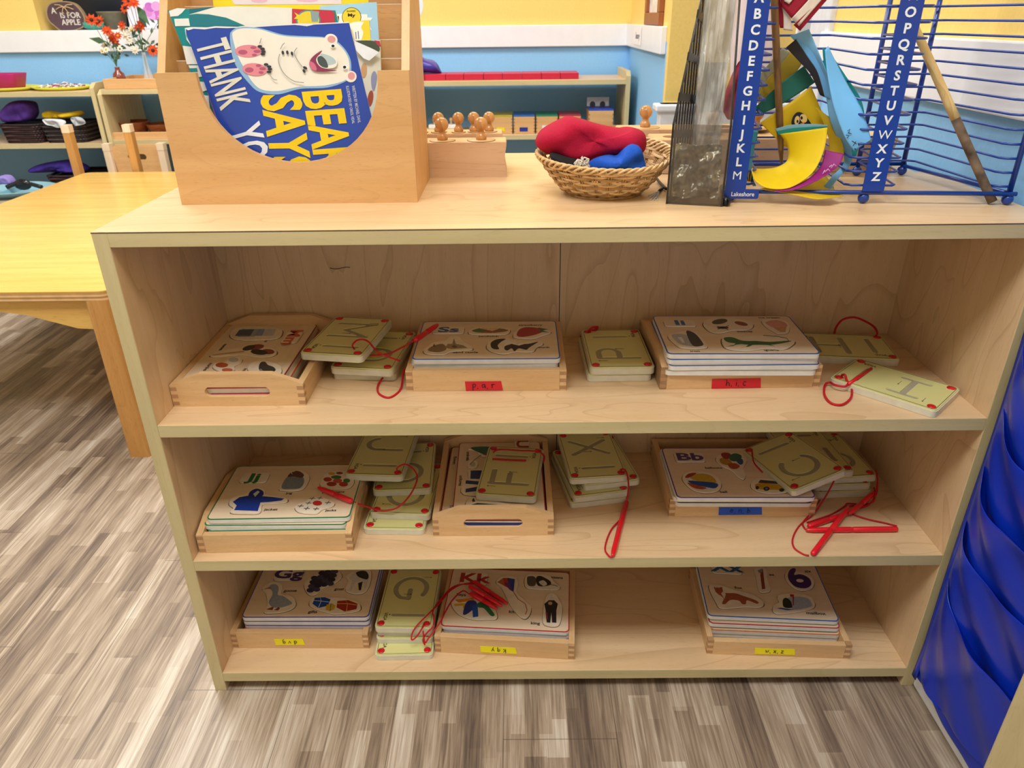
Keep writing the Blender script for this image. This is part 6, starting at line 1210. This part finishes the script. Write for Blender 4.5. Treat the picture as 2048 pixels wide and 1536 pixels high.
q = MB(); c = at(121, 170, y=YF + .07); rp = random.Random(9); cols_ = [flat(h, .6) for h in ('#efe9ee', '#c0b8c4', '#b44a78', '#e4e4da', '#8c7c9c')]
for _ in range(130):
    a = rp.uniform(0, 6.28); r = rp.uniform(0, 1) ** .5 * .10; z = .778 + rp.random() * .020 * (1 - r / .13); x, y = c.x + r * math.cos(a), YF + .09 + .7 * r * math.sin(a); d = Vector((rp.uniform(-1, 1), rp.uniform(-1, 1), rp.uniform(-.4, .4))) * .012
    q.tube([(x - d.x, y - d.y, z), (x + d.x * .2, y, z + .004), (x + d.x, y + d.y, z + d.z * .3)], .0022, cols_[rp.randrange(5)], 4)
tag(q.obj('shredded_paper'), 'pile of pink and white shredded paper on the right yellow plate', 'paper shreds', kind='stuff')
# ---- dark baskets
def dark_basket(label, pa, pb, y, z, h_, d_, flare=1.12, col='#4a3030'):
    a, b = at(pa, 250, y=y), at(pb, 250, y=y); w_ = (b.x - a.x); t = thing('storage_basket', label, 'basket', ((a.x + b.x) / 2, y + d_ / 2, z), group='dark woven baskets'); m1_, m2_ = flat(col, .6, .3, .3, 60), flat('#2c2022', .6, .3, .3, 60)
    for j in range(9):
        q = MB(); k = (1 + (flare - 1) * j / 8) / flare; P = [(x * k, yy * k) for x, yy in rrect(w_, d_, .03, 5)]; N = len(P); pts = []
        L_ = smooth_loop(P, 3)
        for i, p in enumerate(L_): f = 1 + .018 * math.cos(i * 1.3 + math.pi * j); pts.append((p[0] * f, p[1] * f, h_ * (j + .5) / 9))
        q.tube(pts, h_ / 15, m1_ if j % 2 else m2_, 5, closed=True); q.obj('woven_row', t)
    q = MB(); k = 1 / flare * .97; q.prism([(x * k, yy * k) for x, yy in rrect(w_, d_, .03, 5)], 0, h_ * .9, flat('#231a1c', .8)); q.obj('lining', t)
    return t
zm = .5455
dark_basket('dark brown woven basket with purple cloth on top, at the far left', -4, 76, YF - .02, zm, .085, .20)
dark_basket('dark grey woven basket with yellow and white cloths', 78, 165, YF - .02, zm, .085, .20, col='#46403e')
dark_basket('dark woven basket on the lower shelf filled with purple cloth', 62, 165, YF - .03, .3005, .10, .22, flare=1.25)
def soft(name, label, cat, pts, y, thick, mat_, seed): cloth(name, label, cat, pts, y, thick, mat_, [(.014, 45, .8, .6, seed), (.010, 90, .3, -.9, seed * 2), (.006, 150, .9, .4, 1)], seed)
soft('folded_cloth', 'purple cloth heaped on the far left basket', 'cloth', [(5, 240), (18, 205), (60, 203), (72, 222), (66, 240), (30, 244)], YF + .06, .06, flat('#5a3a94', .8, .2, .2, 40), 6)
soft('folded_cloth', 'yellow cloth roll on the dark grey basket', 'cloth', [(86, 228), (95, 222), (125, 226), (160, 222), (163, 232), (120, 237), (90, 236)], YF + .05, .05, flat('#d4ae1c', .8, .2, .1, 40), 7)
soft('folded_cloth', 'white lace cloth hanging over the front of the dark grey basket', 'cloth', [(86, 238), (128, 240), (130, 250), (118, 256), (105, 252), (92, 248)], YF - .035, .010, flat('#d8dade', .8, .2, .1, 200), 8)
soft('folded_cloth', 'small grey white cloth corner on the right of the dark grey basket', 'cloth', [(141, 236), (158, 234), (172, 246), (152, 252), (146, 246)], YF - .030, .010, flat('#b8bcc2', .8, .2, .1, 200), 9)
soft('folded_cloth', 'purple blue cloth in the basket on the lower shelf', 'cloth', [(62, 342), (80, 328), (140, 320), (172, 330), (176, 342), (120, 344)], YF + .05, .06, flat('#3c2c84', .8, .2, .2, 40), 10)
# ---- bowls in a wooden tray
t = thing('serving_tray', 'shallow pale wooden tray holding brown bowls on the middle shelf', 'tray', (0, 0, 0)); a, b = at(216, 262, y=YF - .02), at(345, 262, y=YF - .02); z = .5605
for nm, p0, p1 in (('rim', (a.x, YF - .03, z), (b.x, YF - .018, z + .030)), ('rim', (a.x, YF - .018, z), (a.x + .012, YF + .22, z + .030)), ('rim', (b.x - .012, YF - .018, z), (b.x, YF + .22, z + .030)), ('bottom', (a.x + .012, YF - .018, z), (b.x - .012, YF + .22, z + .006))): q = MB(); q.box(p0, p1, beech2('x')); q.obj(nm, t, bevel=.001)
BR_ = wood('redbowl', '#8c4a24', '#743818', '#4c2210', 'x', rings=.6, rough=.2)
lathe_thing('wooden_bowl', 'glossy reddish brown wooden bowl, left one in the shallow tray', 'bowl', 268, 250, YF + .10, [(.04, 0), (.055, .01), (.075, .055), (.072, .058), (.05, .012), (.001, .01)], BR_, group='brown wooden bowls', z=z + .0065)
lathe_thing('wooden_bowl', 'matt reddish brown wooden bowl, right one beside the organizer', 'bowl', 320, 250, YF + .09, [(.03, 0), (.045, .008), (.062, .045), (.059, .048), (.04, .01), (.001, .01)], BR_, group='brown wooden bowls', z=z + .0065)
# ---- blue tray with sunglasses on the near low thing at the far left
yl = 2.30; c = at(20, 375, y=yl); zt2 = c.z
t = thing('divided_tray', 'light blue oval divided plastic tray at the left beyond the table', 'tray', (c.x, yl, zt2 - .03))
q = MB(); rows = []
for r, z_ in ((.13, 0), (.19, .025), (.195, .03), (.188, .030), (.128, .004)): rows.append([(r * math.cos(2 * math.pi * k / 36), .7 * r * math.sin(2 * math.pi * k / 36), z_) for k in range(36)])
q.grid(rows, flat('#8cb8c8', .4, .4, .03), True, closed=True); q.prism(ell(0, 0, .13, .09, 0, 36), 0, .004, flat('#8cb8c8', .4, .4, .03)); q.box((.0, -.1, .004), (.005, .1, .026), flat('#8cb8c8', .4, .4, .03)); q.obj('tray_body', t)
q = MB(); c2 = at(52, 345, y=yl); q.tube(smooth_path([(c2.x - .09, yl - .02, zt2 + .005), (c2.x - .03, yl, zt2 + .02), (c2.x + .05, yl, zt2 + .0)], 5), .009, flat('#17181c', .3), 8); q.ball((c2.x - .03, yl, zt2 + .012), .03, flat('#17181c', .2), 12, sc=(1.3, .5, .8)); tag(q.obj('sunglasses'), 'black sunglasses lying in the blue divided tray', 'glasses')
soft('folded_cloth', 'lilac cloth in the left section of the blue tray', 'cloth', [(0, 352), (18, 352), (28, 366), (10, 368), (-5, 368)], yl + .02, .03, flat('#8c7cc4', .7), 11)
t = thing('low_stand', 'low grey wooden stand under the blue divided tray', 'stand', (0, 0, 0)); zz = zt2 - .0305
q = MB(); q.box((-1.95, yl - .16, zz - .02), (-1.50, yl + .16, zz), flat('#a89a88', .5, .3, .15, 20)); q.obj('top_board', t)
for x in (-1.93, -1.53):
    q = MB(); q.box((x, yl - .15, 0), (x + .02, yl + .15, zz - .02), flat('#a89a88', .5, .3, .15, 20)); q.obj('side_board', t)

# ================================================================== POCKET CHART AND NEAR FURNITURE
pc = thing('pocket_chart', 'glossy royal blue fabric pocket chart hanging on the right wall', 'pocket chart', (0, 0, 0))
FAB = flat('#0b33bc', 0.28, 0.6, 0.05, 12)
def chart_y(z): return -0.006 - 0.010 * (1 - min(1, z / .6))
rows = []
for i in range(41):
    z = 0.045 + i * (0.80 / 40); r = []
    for j in range(33):
        v = j / 32; y = chart_y(z) - v * 0.62
        wv = .004 * math.sin(8 * v + 5 * z) + .0035 * math.sin(17 * v - 9 * z + 1) + .0025 * math.sin(30 * v + 3 * z)
        drop = .014 * math.sin(3.1 * v + .3) if i == 0 else 0
        r.append((1.203 + wv - .006 * v + (z < .12) * (.12 - z) * -.06, y, z + .025 * v * max(0, (.25 - z)) + 0))
    rows.append(r)
q = MB(); q.grid(rows, FAB, True); q.obj('backing_cloth', pc, solid=.0015, sub=1)
q = MB(); q.grid([[(p[0] - .0022, p[1] - .001 + k * -.012, p[2]) for k in range(2)] for p in [r[0] for r in rows]], FAB, True); q.obj('edge_binding', pc, solid=.001)
def hem(z0, y):
    d = max(0.0, -y - 0.028); return z0 - .034 * (1 - math.exp(-d / .024)) - .02 * (1 - math.exp(-d / .09)) + .16 * max(0, d - .07)
for n_p, ztop in enumerate((0.760, 0.662, 0.566, 0.472, 0.378, 0.272)):
    rows = []; hgt = .135 if n_p < 5 else .20
    for i in range(17):
        u = i / 16; r = []
        for j in range(49):
            v = j / 48; y = chart_y(ztop) - .012 - v * .59
            z = hem(ztop, y) * u + (hem(ztop, y) - hgt) * (1 - u); z = max(z, .052 + .1 * v)
            e0 = 1 - math.exp(-v / .05); bulge = -.003 + e0 * (.006 + .016 * u + .005 * math.sin(14 * v + 2 * n_p) * u + .0035 * math.sin(31 * v + 9 * u + n_p))
            r.append((1.1985 - bulge, y, z))
        rows.append(r)
    q = MB(); q.grid(rows, FAB, True); q.obj('pocket', pc, solid=.0012, sub=1)
nf = thing('wooden_easel', 'pale wooden post of furniture cut off at the lower right corner', 'furniture', (0, 0, 0))
pa = at(1965, 1536, y=-.30)
q = MB(); q.box((pa.x, -.62, 0), (pa.x + .02, -.30, .62), edging('z')); q.obj('side_panel', nf, bevel=.002)
q = MB(); q.box((pa.x + .02, -.60, 0.10), (pa.x + .06, -.31, .12), maple('y')); q.obj('shelf', nf); q = MB(); q.box((pa.x + .02, -.60, 0.56), (pa.x + .06, -.31, .58), maple('y')); q.obj('shelf', nf)
